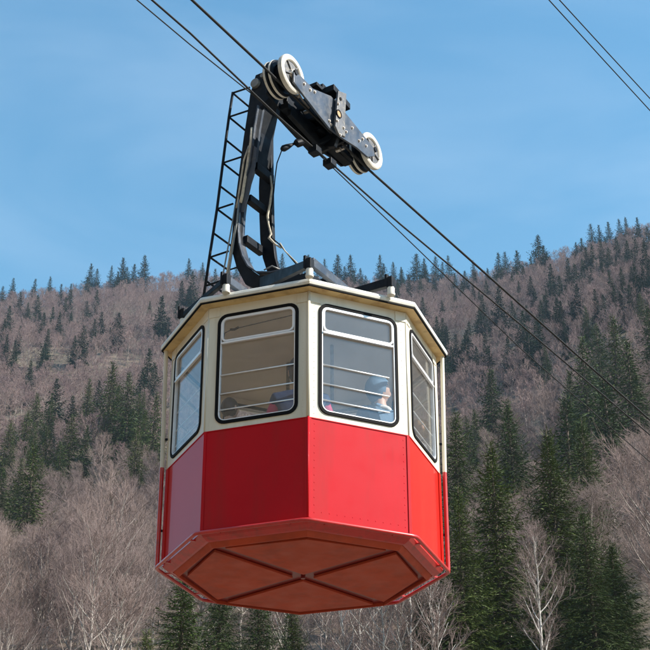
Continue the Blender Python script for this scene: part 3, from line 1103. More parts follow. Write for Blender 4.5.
for (u0, v0, u1, v1, lab, nn_) in ((549, 0, 650, 110.5, "left and lower of the two thin cables in the sky at top right", 2.5), (559.5, 0, 650, 98.5, "right and upper of the two thin cables in the sky at top right", 2.6)):
    A_, B_ = on_plane(u0, v0, NN, nn_), on_plane(u1, v1, NN, nn_)
    dr = (B_ - A_).normalized()
    rope("overhead_cable", [A_ - dr * 40 + Vector((0, 0, 3)), A_ - dr * 15 + Vector((0, 0, 0.5)), A_, A_.lerp(B_, 0.5) - Vector((0, 0, 0.003)), B_, B_ + dr * 30 + Vector((0, 0, 1.5)), B_ + dr * 70 + Vector((0, 0, 6))], 0.0058, lab, "pair of thin cables in the sky")


# ================================================================== PEOPLE
def skin_mesh(verts, edges, radii, root=0, sub=1):
    me = bpy.data.meshes.new("tmp")
    me.from_pydata([tuple(v) for v in verts], edges, [])
    o = bpy.data.objects.new("tmp", me)
    COL.objects.link(o)
    md = o.modifiers.new("s", 'SKIN')
    md.use_smooth_shade = True
    sv = me.skin_vertices[0].data
    for i, r in enumerate(radii):
        rr = r if isinstance(r, tuple) else (r, r)
        sv[i].radius = rr
        sv[i].use_root = (i == root)
    sd = o.modifiers.new("d", 'SUBSURF')
    sd.levels = sub
    sd.render_levels = sub
    dg = bpy.context.evaluated_depsgraph_get()
    ev = o.evaluated_get(dg)
    out = bpy.data.meshes.new_from_object(ev)
    bpy.data.objects.remove(o)
    vs = [v.co.copy() for v in out.vertices]
    fs = [tuple(p.vertices) for p in out.polygons]
    bpy.data.meshes.remove(out)
    return vs, fs


def head_mesh(c, yaw, s=1.0, hair=False):
    """head as a deformed sphere; looks along local -Y turned by yaw"""
    bm = bmesh.new()
    bmesh.ops.create_uvsphere(bm, u_segments=28, v_segments=20, radius=1)
    for v in bm.verts:
        x, y, z = v.co
        fx, fy, fz = x * 0.076, y * 0.096, z * 0.118
        if z < 0:
            fx *= 1 - 0.32 * (-z) ** 1.5
            if y < 0:
                fy *= 1 - 0.12 * (-z)
            else:
                fy *= 1 - 0.35 * (-z)
        if not hair and y < 0:
            f = max(0, -y) ** 2
            nose = math.exp(-((x / 0.16) ** 2)) * math.exp(-(((z + 0.08) / 0.22) ** 2))
            fy -= 0.022 * nose * f
            for ex in (-0.4, 0.4):
                fy += 0.010 * math.exp(-(((x - ex) / 0.2) ** 2)) * math.exp(-(((z - 0.08) / 0.14) ** 2)) * f
            fy += 0.006 * math.exp(-(((z + 0.45) / 0.08) ** 2)) * f
            fy -= 0.008 * math.exp(-((x / 0.3) ** 2)) * math.exp(-(((z + 0.8) / 0.2) ** 2))
        if hair:
            fx, fy, fz = fx * 1.1, fy * 1.09 + 0.006, fz * 1.07
        v.co = (fx * s, fy * s, fz * s)
    if hair:
        kill = [v for v in bm.verts if v.co.y < (-0.035 - v.co.z * 0.35) * s and v.co.z < 0.075 * s]
        bmesh.ops.delete(bm, geom=kill, context='VERTS')
    else:
        for ex in (-1, 1):
            r = bmesh.ops.create_icosphere(bm, subdivisions=2, radius=1)
            for v in r['verts']:
                v.co = Vector((ex * 0.079 + v.co.x * 0.008, 0.008 + v.co.y * 0.018, -0.002 + v.co.z * 0.03)) * s
    Mx = Matrix.Translation(c) @ Matrix.Rotation(yaw, 4, 'Z')
    vs = [Mx @ v.co for v in bm.verts]
    fs = [tuple(v.index for v in f.verts) for f in bm.faces] if bm.verts.index_update() is None else []
    bm.free()
    return vs, fs


def person(label, head, yaw, s, m_top, m_sleeve, m_trouser, m_hair, cap=None, hands_up=False, collar=None, hood=1.0, head_yaw=None, lean=(0, 0)):
    """seated person. head: centre of the head (cabin coordinates). faces along -Y rotated by yaw"""
    base = Vector((head.x + lean[0], head.y + lean[1], 0.575))
    lv = Vector((-lean[0], -lean[1], 0))
    root = empty("person", base + Vector((0, 0, ZB)), label, "person", "passengers in the cabin")
    T = Matrix.Rotation(yaw, 4, 'Z')
    hz = head.z - base.z
    k = hz / 0.73
    L = lambda x, y, z: T @ Vector((x * s, y * s, z * k)) + lv * min(max(z - 0.1, 0) / 0.55, 1.0)
    r = s
    # skeleton
    V, E, Rd = [], [], []

    def add(p, rad, par=None):
        V.append(p); Rd.append(rad)
        if par is not None:
            E.append((par, len(V) - 1))
        return len(V) - 1
    pel = add(L(0, 0.0, 0.10), (0.15 * r, 0.11 * r))
    sp1 = add(L(0, 0.01, 0.27), (0.135 * r, 0.10 * r), pel)
    ch = add(L(0, 0.01, 0.43), (0.155 * r, 0.11 * r), sp1)
    nk = add(L(0, 0.0, 0.56), (0.075 * r, 0.07 * r), ch)
    nk2 = add(L(0, -0.005, 0.61), 0.052 * r, nk)
    hd = add(L(0, -0.01, 0.68), 0.055 * r, nk2)
    arms, ends = [], []
    for sx in (-1, 1):
        sh = add(L(sx * 0.165, 0.0, 0.50), 0.062 * r, ch)
        if hands_up:
            el = add(L(sx * 0.22, -0.16, 0.34), 0.046 * r, sh)
            wr = add(L(sx * 0.10, -0.26, 0.55), 0.028 * r, el)
            pm = add(L(sx * 0.075, -0.25, 0.61), 0.03 * r, wr)
            fdir = Vector((-sx * 0.25, 0.15, 1)).normalized()
        else:
            el = add(L(sx * 0.235, -0.03, 0.22), 0.046 * r, sh)
            wr = add(L(sx * 0.15, -0.24, 0.16), 0.028 * r, el)
            pm = add(L(sx * 0.125, -0.31, 0.145), 0.03 * r, wr)
            fdir = Vector((-sx * 0.2, -1, -0.15)).normalized()
        arms.append((sh, el, wr, pm, fdir, sx))
        hp = add(L(sx * 0.09, -0.02, 0.07), 0.085 * r, pel)
        kn = add(L(sx * 0.11, -0.40, 0.08), 0.06 * r, hp)
        an = add(L(sx * 0.11, -0.38, 0) - Vector((0, 0, 0.47)), 0.038 * r, kn)
        toe = add(L(sx * 0.12, -0.50, 0) - Vector((0, 0, 0.515)), 0.034 * r, an)
        ends.append((hp, kn, an, toe))
    bv, bf = skin_mesh(V, E, Rd, 0, 1)
    mb = MB()
    mb.add(bv, bf)
    for (sh, el, wr, pm, fdir, sx) in arms:
        P = V[pm]
        side_ = (T.to_3x3() @ Vector((1, 0, 0)))
        side_ = (side_ - (T.to_3x3() @ fdir) * side_.dot(T.to_3x3() @ fdir)).normalized()
        fd = (T.to_3x3() @ fdir).normalized()
        bend = side_.cross(fd) * (1 if side_.cross(fd).z < 0 or not hands_up else -1)
        for i, ln in enumerate((0.072, 0.082, 0.076, 0.06)):
            o_ = P + side_ * (i - 1.5) * 0.019 * s - fd * 0.01
            p1 = o_ + fd * 0.045 * s
            p2 = p1 + (fd + bend * 0.25).normalized() * ln * 0.5 * s
            p3 = p2 + (fd + bend * 0.9).normalized() * ln * 0.45 * s
            fv, ff = skin_mesh([o_, p1, p2, p3], [(0, 1), (1, 2), (2, 3)], [0.009 * s, 0.009 * s, 0.0085 * s, 0.007 * s], 0, 1)
            mb.add(fv, ff)
        o_ = P - side_ * sx * 0.02 * s - fd * 0.02 * s
        p1 = o_ - side_ * sx * 0.025 * s + fd * 0.02 * s
        p2 = p1 + (fd * 0.8 - side_ * sx * 0.3 + bend * 0.3).normalized() * 0.035 * s
        fv, ff = skin_mesh([o_, p1, p2], [(0, 1), (1, 2)], [0.011 * s, 0.010 * s, 0.008 * s], 0, 1)
        mb.add(fv, ff)
    hc = L(0, -0.02, 0.73)
    hs = s * 1.06
    hy = yaw if head_yaw is None else head_yaw
    TH = Matrix.Rotation(hy, 4, 'Z')
    hv, hf = head_mesh(hc, hy, hs)
    mb.add(hv, hf)
    me = bpy.data.meshes.new("body")
    me.from_pydata(mb.v, [], mb.f)
    body = link("body", me, M['skin'], root, True)
    # eyes and mouth
    mb = MB()
    Hm = Matrix.Translation(hc) @ TH
    for ex in (-1, 1):
        mb.lathe(Hm @ Vector((ex * 0.03 * s, -0.083 * s, 0.010 * s)), TH.to_3x3() @ Vector((0, -1, 0)), [(0, 0.004), (0.008, 0.002), (0.010, -0.004), (0, -0.006)], n=10)
    mb.build("eyes", M['eye'], body, smooth=True).name = "eye_pair"
    mb = MB()
    mb.box(Hm @ Vector((0, -0.082 * s, -0.052 * s)), TH.to_3x3() @ Vector((0.02 * s, 0, 0)), TH.to_3x3() @ Vector((0, 0.006, 0)), Vector((0, 0, 0.005)))
    mb.build("mouth", M['lip'], body, bevel=0.002)
    hv, hf = head_mesh(hc, hy, hs * hood, hair=True)
    me = bpy.data.meshes.new("hair")
    me.from_pydata([tuple(v) for v in hv], [], hf)
    link("hair", me, m_hair, root, True)
    if cap is not None:
        bm = bmesh.new()
        bmesh.ops.create_uvsphere(bm, u_segments=24, v_segments=14, radius=1)
        bmesh.ops.delete(bm, geom=[v for v in bm.verts if v.co.z < 0.12], context='VERTS')
        for v in bm.verts:
            v.co = Vector((v.co.x * 0.09, v.co.y * 0.112, v.co.z * 0.125 + 0.008)) * hs * hood
        me = bpy.data.meshes.new("cap")
        bm.to_mesh(me)
        bm.free()
        me.transform(Matrix.Translation(hc) @ TH)
        co = link("cap", me, cap, root, True)
        co.modifiers.new("sol", 'SOLIDIFY').thickness = 0.012
        mb = MB()
        mb.tube([Hm @ Vector((math.sin(a) * 0.088 * s, -math.cos(a) * 0.11 * s, 0.024 * s)) for a in np.linspace(0, 2 * math.pi, 25)[:-1]], 0.011, n=6, closed=True)
        mb.build("cap_band", collar or cap, co, smooth=True)
    # jacket and sleeves
    jr = [(0.175 * r, 0.135 * r), (0.165 * r, 0.125 * r), (0.18 * r, 0.13 * r), (0.085 * r, 0.08 * r), 0.062 * r]
    jv = [V[pel], V[sp1], V[ch], V[nk], V[nk].lerp(V[nk2], 0.8)]
    je = [(0, 1), (1, 2), (2, 3), (3, 4)]
    for (sh, el, wr, pm, fdir, sx) in arms:
        je += [(2, len(jv)), (len(jv), len(jv) + 1)]
        jv += [V[sh], V[sh].lerp(V[el], 0.25)]
        jr += [0.086 * r, 0.08 * r]
    vv, ff = skin_mesh(jv, je, jr, 0, 2)
    me = bpy.data.meshes.new("jacket")
    me.from_pydata([tuple(v) for v in vv], [], ff)
    jk = link("jacket", me, m_top, root, True)
    for (sh, el, wr, pm, fdir, sx) in arms:
        vv, ff = skin_mesh([V[sh].lerp(V[ch], 0.35), V[sh], V[sh].lerp(V[el], 0.5), V[el], V[el].lerp(V[wr], 0.5), V[wr]],
                           [(0, 1), (1, 2), (2, 3), (3, 4), (4, 5)], [0.08 * r, 0.078 * r, 0.066 * r, 0.060 * r, 0.05 * r, 0.041 * r], 0, 1)
        me = bpy.data.meshes.new("sleeve")
        me.from_pydata([tuple(v) for v in vv], [], ff)
        link("sleeve", me, m_sleeve[0 if sx < 0 else 1] if isinstance(m_sleeve, tuple) else m_sleeve, root, True)
    if collar is not None:
        mb = MB()
        mb.tube([V[nk] + (T.to_3x3() @ Vector((math.sin(a) * 0.075 * s, math.cos(a) * 0.075 * s, 0))) for a in np.linspace(0, 2 * math.pi, 17)[:-1]], 0.022 * s, n=8, closed=True)
        mb.build("scarf", collar, root, smooth=True)
    tv = [V[pel] - Vector((0, 0, 0.02))]
    te, trd = [], [(0.16 * r, 0.12 * r)]
    for (hp, kn, an, toe) in ends:
        i0 = len(tv)
        tv += [V[hp], V[kn], V[an] + Vector((0, 0, 0.03))]
        trd += [0.095 * r, 0.072 * r, 0.055 * r]
        te += [(0, i0), (i0, i0 + 1), (i0 + 1, i0 + 2)]
    vv, ff = skin_mesh(tv, te, trd, 0, 1)
    me = bpy.data.meshes.new("trousers")
    me.from_pydata([tuple(v) for v in vv], [], ff)
    link("trousers", me, m_trouser, root, True)
    for (hp, kn, an, toe) in ends:
        heel = V[an] + (V[an] - V[toe]) * 0.15
        heel.z = V[toe].z + 0.005
        vv, ff = skin_mesh([V[an], heel, V[toe]], [(0, 1), (1, 2)], [0.045 * r, 0.043 * r, 0.04 * r], 0, 1)
        me = bpy.data.meshes.new("shoe")
        me.from_pydata([tuple(v) for v in vv], [], ff)
        link("shoe", me, M['darkcloth'], root, True)
    return root


h1 = on_y(300.5, 372, -0.74)
h2 = on_y(229, 409, -0.66)
h3 = on_y(380, 390, -0.50)
h4 = on_y(422.5, 430, 0.0)
person("passenger in a navy vest with magenta sleeves beside the front corner post", h1, R(182), 1.16, M['navy'], M['magenta'], M['darkcloth'], M['hair_d'], cap=M['navy'])
person("dark haired small passenger low in the left front window", h2, R(140), 0.80, M['darkcloth'], M['navy'], M['navy'], M['hair_d'])
person("passenger in a pale blue hooded jacket and white scarf in the sunlit window", h3, R(212), 1.04, M['denim'], M['denim'], M['darkcloth'], M['denim'], collar=M['whitecloth'], hood=1.06, head_yaw=R(118))
person("sandy haired passenger with hands raised to the face behind the right side window", h4, R(-88), 0.80, M['greycloth'], M['darkcloth'], M['darkcloth'], M['hair_b'], hands_up=True, lean=(-0.16, 0.0))
#TERRAIN
# ================================================================== TERRAIN
def azel(u, v):
    r = ray(u, v)
    return math.atan2(r.x, r.y), math.atan2(r.z, math.hypot(r.x, r.y))


RIDGE = [(-100, 312), (0, 305), (65, 301), (120, 293), (160, 288), (200, 284), (260, 287), (320, 291), (400, 292), (440, 291), (486, 285), (557, 268), (600, 256), (650, 238), (760, 214)]
rp = [azel(u, v) for u, v in RIDGE]
ra = [R(-180), R(-100), R(-78), R(-62), R(-30), R(-18)] + [p[0] for p in rp] + [R(26), R(55), R(75), R(95), R(160), R(180)]
re = [R(36), R(38), R(34), R(7), R(9), R(24)] + [p[1] for p in rp] + [R(33.5), R(31), R(16), R(5), R(6), R(36)]  # unseen hills behind the camera are raised to cut skylight on the cabin
da_ = [R(-180), R(-12), R(0), R(6), R(13), R(40), R(180)]
dr_ = [1100, 1100, 1050, 980, 860, 820, 1100]
qt = [0, 0.02, 0.06, 0.12, 0.19, 0.27, 0.44, 0.60, 0.73, 0.87, 1.0]
qv = [0, 0.00, 0.19, 0.42, 0.50, 0.59, 0.752, 0.865, 0.925, 0.97, 1.0]


def fnoise(x, y, s, seed=0.0):
    return (np.sin(x / s + 1.7 * np.sin(y / s * 0.7 + seed)) * np.cos(y / s * 0.9 + 1.3 * np.sin(x / s * 0.6 + seed * 2 + 1)))


def terr(r, a):
    """height of the ground at distance r and azimuth a from the camera"""
    r = np.asarray(r, float)
    a = np.asarray(a, float)
    te = np.tan(np.interp(a, ra, re))
    RRd = np.interp(a, da_, dr_)
    t = r / RRd
    q = np.interp(np.minimum(t, 1), qt, qv)
    z = np.minimum(r, RRd) * te * q
    z = np.where(t > 1, z - (r - RRd) * 0.18, z)
    x, y = r * np.sin(a), r * np.cos(a)
    amp = np.clip((t - 0.12) * 4, 0, 1) * np.clip((1.0 - t) * 3.0, 0, 1)
    z = z + amp * (7.5 * fnoise(x, y, 52, 0.4) + 3 * fnoise(x, y, 21, 2.2)) * np.minimum(r / 600, 1)
    return z


na, nr = 420, 190
aa = np.concatenate([np.linspace(-math.pi, R(-22), 90, endpoint=False), np.linspace(R(-22), R(22), 240, endpoint=False), np.linspace(R(22), math.pi, 90, endpoint=False)])
rr_ = np.concatenate([[0.01], np.geomspace(3, 1500, nr - 1)])
AA, RRg = np.meshgrid(aa, rr_)
ZZ = np.maximum(terr(RRg, AA), 0)
vx = CAM.x + RRg * np.sin(AA)
vy = CAM.y + RRg * np.cos(AA)
vs = np.stack([vx.ravel(), vy.ravel(), ZZ.ravel()], 1)
fs = []
for i in range(nr - 1):
    for j in range(len(aa)):
        k = (j + 1) % len(aa)
        fs.append((i * na + j, i * na + k, (i + 1) * na + k, (i + 1) * na + j))
me = bpy.data.meshes.new("hillside_ground")
me.from_pydata(vs.tolist(), [], fs)
bm = bmesh.new(); bm.from_mesh(me); bmesh.ops.recalc_face_normals(bm, faces=bm.faces)
if sum(f.normal.z for f in bm.faces) < 0:
    bmesh.ops.reverse_faces(bm, faces=bm.faces)
bm.to_mesh(me); bm.free()
gm = mat("leaf_litter", (0.15, 0.115, 0.08), 0.9, var=0.35, scale=0.15, dirt=(0.09, 0.085, 0.04), dirt_amt=0.8, dirt_scale=0.03, bump=0.4, bscale=1.0)
link("terrain", me, gm, None, True)["kind"] = "structure"

# ---- haze
hz = MB()
hz.box((0, 0, 430), (1620, 0, 0), (0, 1620, 0), (0, 0, 431))
ho = hz.build("haze", None)
ho.data.materials.clear()
hm = bpy.data.materials.new("haze_air")
hm.use_nodes = True
hm.node_tree.nodes.clear()
o_ = hm.node_tree.nodes.new("ShaderNodeOutputMaterial")
pv = hm.node_tree.nodes.new("ShaderNodeVolumePrincipled")
pv.inputs["Color"].default_value = (0.55, 0.78, 1.0, 1)
pv.inputs["Density"].default_value = 0.00007
pv.inputs["Anisotropy"].default_value = 0.2
hm.node_tree.links.new(pv.outputs[0], o_.inputs["Volume"])
ho.data.materials.append(hm)
tag(ho, kind="stuff")

# ================================================================== TREES
M['bark_s'] = mat("spruce_bark", (0.11, 0.085, 0.065), 0.9, var=0.3, scale=0.6)
M['needle'] = mat("spruce_needles", (0.85, 0.85, 0.85), 0.6, var=0.6, scale=1.1, spec=0.25,
                  rnd=[(0.07, 0.112, 0.022), (0.095, 0.130, 0.026), (0.055, 0.092, 0.024), (0.10, 0.130, 0.028), (0.065, 0.102, 0.026)])
M['needle_far'] = mat("spruce_needles_far", (1, 1, 1), 0.7, var=0.35, scale=0.5, spec=0.2,
                      rnd=[(0.016, 0.040, 0.018), (0.024, 0.052, 0.020), (0.013, 0.034, 0.020), (0.028, 0.052, 0.020)])
M['bark_b'] = mat("pale_bare_bark", (1, 1, 1), 0.85, var=0.25, scale=0.8, rnd=[(0.34, 0.29, 0.26), (0.42, 0.38, 0.34), (0.28, 0.24, 0.215)])
M['twig'] = mat("bare_twigs", (1, 1, 1), 0.85, var=0.2, scale=0.4, rnd=[(0.23, 0.168, 0.155), (0.29, 0.215, 0.19), (0.18, 0.132, 0.125), (0.25, 0.19, 0.165), (0.22, 0.155, 0.148)])
M['twig_far'] = mat("bare_twigs_far", (1, 1, 1), 0.85, rnd=[(0.20, 0.132, 0.13), (0.25, 0.175, 0.158), (0.165, 0.112, 0.115), (0.22, 0.155, 0.14), (0.20, 0.13, 0.132)])
M['bark_f'] = mat("far_bare_bark", (1, 1, 1), 0.85, rnd=[(0.24, 0.19, 0.17), (0.30, 0.25, 0.23), (0.20, 0.16, 0.145)])
M['birch'] = mat("white_birch_bark", (0.52, 0.49, 0.45), 0.7, var=0.12, scale=2, dirt=(0.08, 0.07, 0.06), dirt_amt=0.8, dirt_scale=3)


def np_mesh(name, V, loops, sizes, mats, mi=None):
    me = bpy.data.meshes.new(name)
    me.vertices.add(len(V))
    me.vertices.foreach_set("co", np.asarray(V, np.float32).ravel())
    me.loops.add(len(loops))
    me.loops.foreach_set("vertex_index", np.asarray(loops, np.int32))
    st = np.concatenate([[0], np.cumsum(sizes)[:-1]]).astype(np.int32)
    me.polygons.add(len(sizes))
    me.polygons.foreach_set("loop_start", st)
    me.polygons.foreach_set("loop_total", np.asarray(sizes, np.int32))
    for m in mats:
        me.materials.append(m)
    if mi is not None:
        me.polygons.foreach_set("material_index", np.asarray(mi, np.int32))
    me.update(calc_edges=True)
    me.validate()
    return me


def segs_mesh(name, P0, P1, R0, R1, mats, mi=None, sides=3):
    P0, P1 = np.asarray(P0, float), np.asarray(P1, float)
    R0, R1 = np.asarray(R0, float), np.asarray(R1, float)
    d = P1 - P0
    d /= np.linalg.norm(d, axis=1)[:, None] + 1e-9
    ref = np.where(np.abs(d[:, 2:3]) > 0.9, [[1.0, 0, 0]], [[0, 0, 1.0]])
    x = np.cross(d, ref)
    x /= np.linalg.norm(x, axis=1)[:, None]
    y = np.cross(d, x)
    n = len(P0)
    ring = []
    for k in range(sides):
        a = 2 * math.pi * k / sides
        e = x * math.cos(a) + y * math.sin(a)
        ring.append((P0 + e * R0[:, None], P1 + e * R1[:, None]))
    V = np.stack([ring[k][0] for k in range(sides)] + [ring[k][1] for k in range(sides)], 1).reshape(-1, 3)
    base = np.arange(n)[:, None] * 2 * sides
    quads = np.stack([np.stack([k, (k + 1) % sides, sides + (k + 1) % sides, sides + k]) for k in range(sides)]).reshape(1, -1)
    loops = (base + quads).ravel()
    sizes = np.full(n * sides, 4)
    m = None if mi is None else np.repeat(mi, sides)
    return np_mesh(name, V, loops, sizes, mats, m)


def bare_tree(seed, n1, n2, n3, n4, tw, crown=0.27, first=0.25, trunk_r=0.011, birch=False):
    """unit-height bare tree: segment lists for wood and for twigs"""
    g = np.random.default_rng(seed)
    S = []     # p0,p1,r0,r1,order
    lean = g.normal(0, 0.02, 2)
    NT = 10
    tp = [np.array([0, 0, 0.0])]
    for i in range(NT):
        z = (i + 1) / NT * 0.97
        tp.append(np.array([lean[0] * z + g.normal(0, 0.006), lean[1] * z + g.normal(0, 0.006), z]))
    tr = lambda z: trunk_r * (1 - z) ** 0.8 + 0.0012
    for i in range(NT):
        S.append((tp[i] - np.array([0, 0, 0.03 if i == 0 else 0]), tp[i + 1], tr(i / NT), tr((i + 1) / NT), 0))

    def curve(p, d, L, r, order, nseg, up, wob):
        pts = [p]
        for i in range(nseg):
            d = d + np.array([0, 0, up]) / nseg + g.normal(0, wob, 3)
            d = d / np.linalg.norm(d)
            q = pts[-1] + d * L / nseg
            S.append((pts[-1], q, r * (1 - i / nseg * 0.7), r * (1 - (i + 1) / nseg * 0.7), order))
            pts.append(q)
        return pts

    def at(pts, t):
        k = min(int(t * (len(pts) - 1)), len(pts) - 2)
        f = t * (len(pts) - 1) - k
        return pts[k] * (1 - f) + pts[k + 1] * f, (pts[k + 1] - pts[k]) / (np.linalg.norm(pts[k + 1] - pts[k]) + 1e-9)

    ga = g.uniform(0, 6.28)
    for i in range(n1):
        z = first + (0.95 - first) * ((i + g.uniform(0, 1)) / n1) ** 0.9
        base, _ = at(tp, z / 0.97 * 0.999)
        ga += 2.4 + g.normal(0, 0.3)
        u = (z - first) / (1 - first)
        shape = (math.sin(math.pi * min(1, (0.16 + u * 0.84))) ** 0.6) * (1.05 - 0.35 * u)
        L = crown * 1.25 * shape * g.uniform(0.75, 1.2) + 0.035
        elv = R(28 + 38 * u + g.normal(0, 7)) if not birch else R(38 + 24 * u + g.normal(0, 6))
        d = np.array([math.cos(ga) * math.cos(elv), math.sin(ga) * math.cos(elv), math.sin(elv)])
        p1 = curve(base, d, L, tr(z) * 0.5 + 0.0008, 1, 4, 0.45, 0.06)
        for j in range(n2):
            t = 0.18 + 0.8 * (j + g.uniform(0, 1)) / n2
            b, dd = at(p1, t)
            rv = g.normal(0, 1, 3)
            rv -= dd * rv.dot(dd)
            rv /= np.linalg.norm(rv)
            d2 = dd * 0.75 + rv * 0.7 + np.array([0, 0, 0.22])
            p2 = curve(b, d2 / np.linalg.norm(d2), L * (0.62 - 0.32 * t) * g.uniform(0.7, 1.2), 0.0011, 2, 2, 0.3, 0.1)
            for k in range(n3):
                b3, d3 = at(p2, g.uniform(0.15, 1.0))
                rv = g.normal(0, 1, 3)
                d4 = d3 * 0.8 + rv * 0.5 + np.array([0, 0, 0.25])
                d4 /= np.linalg.norm(d4)
                L3 = L * 0.26 * g.uniform(0.5, 1.3) + 0.008
                e = b3 + d4 * L3
                S.append((b3, e, tw * 1.3, tw * 0.8, 3))
                for m_ in range(n4):
                    b5 = b3 + (e - b3) * g.uniform(0.2, 1)
                    d5 = d4 + g.normal(0, 0.45, 3) + np.array([0, 0, 0.15])
                    d5 /= np.linalg.norm(d5)
                    S.append((b5, b5 + d5 * L3 * g.uniform(0.4, 0.8), tw, tw * 0.5, 4))
    P0 = np.array([s[0] for s in S]); P1_ = np.array([s[1] for s in S])
    A = np.array([s[2] for s in S]); B = np.array([s[3] for s in S]); O = np.array([s[4] for s in S])
    return P0, P1_, A, B, O


def spruce_core(g, V, sizes, R0, n, sz):
    for i in range(n):
        z = 0.08 + 0.88 * g.uniform() ** 1.2
        rad = R0 * (1 - z) ** 0.95 * g.uniform(0.05, 0.6)
        a = g.uniform(0, 6.28)
        c = np.array([math.cos(a) * rad, math.sin(a) * rad, z - rad * 0.25])
        d = np.array([math.cos(a), math.sin(a), g.normal(-0.5, 0.3)])
        d /= np.linalg.norm(d)
        w = np.cross(d, g.normal(0, 1, 3))
        w /= np.linalg.norm(w)
        l = sz * g.uniform(0.6, 1.3) * (0.35 + 0.65 * (1 - z))
        V += [c - d * l, c + w * l * 0.35, c + d * l, c - w * l * 0.35]
        sizes.append(4)


def spruce(seed, nw, nb, ns, sub, blade_w, R0=0.17, droop=0.5):
    lk = 0.27 if nw > 40 else 0.4
    ue = 0.98 if nw > 40 else 0.9
    """unit-height spruce: crown as many needle blades set along drooping boughs; returns crown arrays + trunk segs"""
    g = np.random.default_rng(seed)
    V, sizes = [], []
    segs = [((0, 0, -0.03), (0, 0, 0.35), 0.014, 0.010), ((0, 0, 0.35), (0, 0, 0.7), 0.010, 0.006), ((0, 0, 0.7), (0, 0, 0.99), 0.006, 0.0012)]
    gaps = g.uniform(0, 6.28, 3)
    for w in range(nw):
        f = max(0.0, w + g.uniform(-0.3, 0.3)) / nw
        z = 0.07 + 0.92 * f ** 0.92
        u = 1 - z
        Lm = R0 * (u ** ue) * (1.0 - 0.25 * max(0, 0.25 - z) / 0.25) + 0.004
        nbw = max(4, int(nb * (0.55 + 0.45 * u)))
        a0 = g.uniform(0, 6.28)
        for b in range(nbw):
            a = a0 + 2 * math.pi * b / nbw + g.normal(0, 0.22)
            L = Lm * g.uniform(0.62, 1.12) * (1 + 0.10 * math.sin(a * 2 + gaps[0]) + 0.06 * math.sin(a * 3 + gaps[1] + z * 9))
            if g.uniform() < 0.05:
                L *= 1.2
            el0 = R(55 * z ** 2 - 8 + g.normal(0, 6))
            dirh = np.array([math.cos(a), math.sin(a), 0])
            tan = np.array([-math.sin(a), math.cos(a), 0])
            npt = 5
            pts = [np.array([0, 0, z + g.normal(0, 0.004)])]
            for i in range(npt):
                t = (i + 0.5) / npt
                el = el0 - R(38 * droop * math.sin(math.pi * min(1, t * 1.15)) * 1.6 * u ** 0.5) + R(26) * t * t
                pts.append(pts[-1] + (dirh * math.cos(el) + np.array([0, 0, math.sin(el)])) * L / npt)
            if L > 0.04:
                segs.append((pts[0], pts[3], 0.0016, 0.0006))
            n_s = max(3, int(ns * (L / R0) ** 0.8))
            for s in range(n_s):
                t = 0.10 + 0.90 * (s + g.uniform(0, 1)) / n_s
                k = min(int(t * npt), npt - 1)
                q = pts[k] + (pts[k + 1] - pts[k]) * (t * npt - k)
                fw = pts[k + 1] - pts[k]
                fw = fw / np.linalg.norm(fw)
                sd = (-1 if s % 2 else 1)
                ln = (lk * L * (1 - t) ** 0.7 + 0.012) * g.uniform(0.6, 1.2)
                d = fw * 0.75 + tan * sd * g.uniform(0.5, 1.1) + np.array([0, 0, -0.42 * g.uniform(0.3, 1.5)])
                d /= np.linalg.norm(d)
                if s == n_s - 1:
                    d = fw; ln = 0.025
                wv = np.cross(d, np.array([0, 0, 1.0])) * g.uniform(0.4, 1) + np.array([0, 0, g.normal(0, 0.5)])
                wv /= np.linalg.norm(wv) + 1e-9
                bw = blade_w * g.uniform(0.7, 1.3)
                m_ = q + d * ln * 0.35
                V += [q - d * 0.002, m_ + wv * bw, q + d * ln, m_ - wv * bw]
                sizes.append(4)
                for x in range(sub):
                    tt = g.uniform(0.15, 0.85)
                    q2 = q + d * ln * tt
                    d2 = d * 0.8 + wv * g.choice([-1, 1]) * 0.7 + np.array([0, 0, g.normal(-0.15, 0.35)])
                    d2 /= np.linalg.norm(d2)
                    w2 = np.cross(d2, g.normal(0, 1, 3))
                    w2 /= np.linalg.norm(w2) + 1e-9
                    l2 = ln * 0.42 * g.uniform(0.6, 1.2) + 0.003
                    V += [q2, q2 + d2 * l2 * 0.5 + w2 * bw * 0.55, q2 + d2 * l2]
                    sizes.append(3)
    spruce_core(g, V, sizes, R0, nw * 60 if nw > 40 else nw * 40, 0.013 if nw > 40 else 0.019)
    V = np.array(V)
    return V, sizes, segs


def spruce_meshes(nm, seed, nw, nb, ns, sub, bw, R0, split, droop=0.5, nmat='needle'):
    V, sizes, segs = spruce(seed, nw, nb, ns, sub, bw, R0, droop)
    P0 = [s[0] for s in segs]; P1_ = [s[1] for s in segs]; A = [s[2] for s in segs]; B = [s[3] for s in segs]
    if split:
        crown = np_mesh(nm + "_crown", V, np.arange(len(V)), sizes, [M[nmat]])
        trunk = segs_mesh(nm + "_trunk", P0, P1_, A, B, [M['bark_s']], sides=6)
        return trunk, crown
    k = 4 * 1
    t0 = segs[:3]
    sm = []
    Vt, Lt, St = [], [], []
    for (a, b, r0, r1) in t0:
        for i in range(4):
            a0, a1 = math.pi / 2 * i, math.pi / 2 * (i + 1)
            e0, e1 = np.array([math.cos(a0), math.sin(a0), 0]), np.array([math.cos(a1), math.sin(a1), 0])
            Vt += [np.array(a) + e0 * r0, np.array(a) + e1 * r0, np.array(b) + e1 * r1, np.array(b) + e0 * r1]
            St.append(4)
    Va = np.concatenate([V, np.array(Vt)])
    return np_mesh(nm, Va, np.arange(len(Va)), sizes + St, [M[nmat], M['bark_s']], [0] * len(sizes) + [1] * len(St))


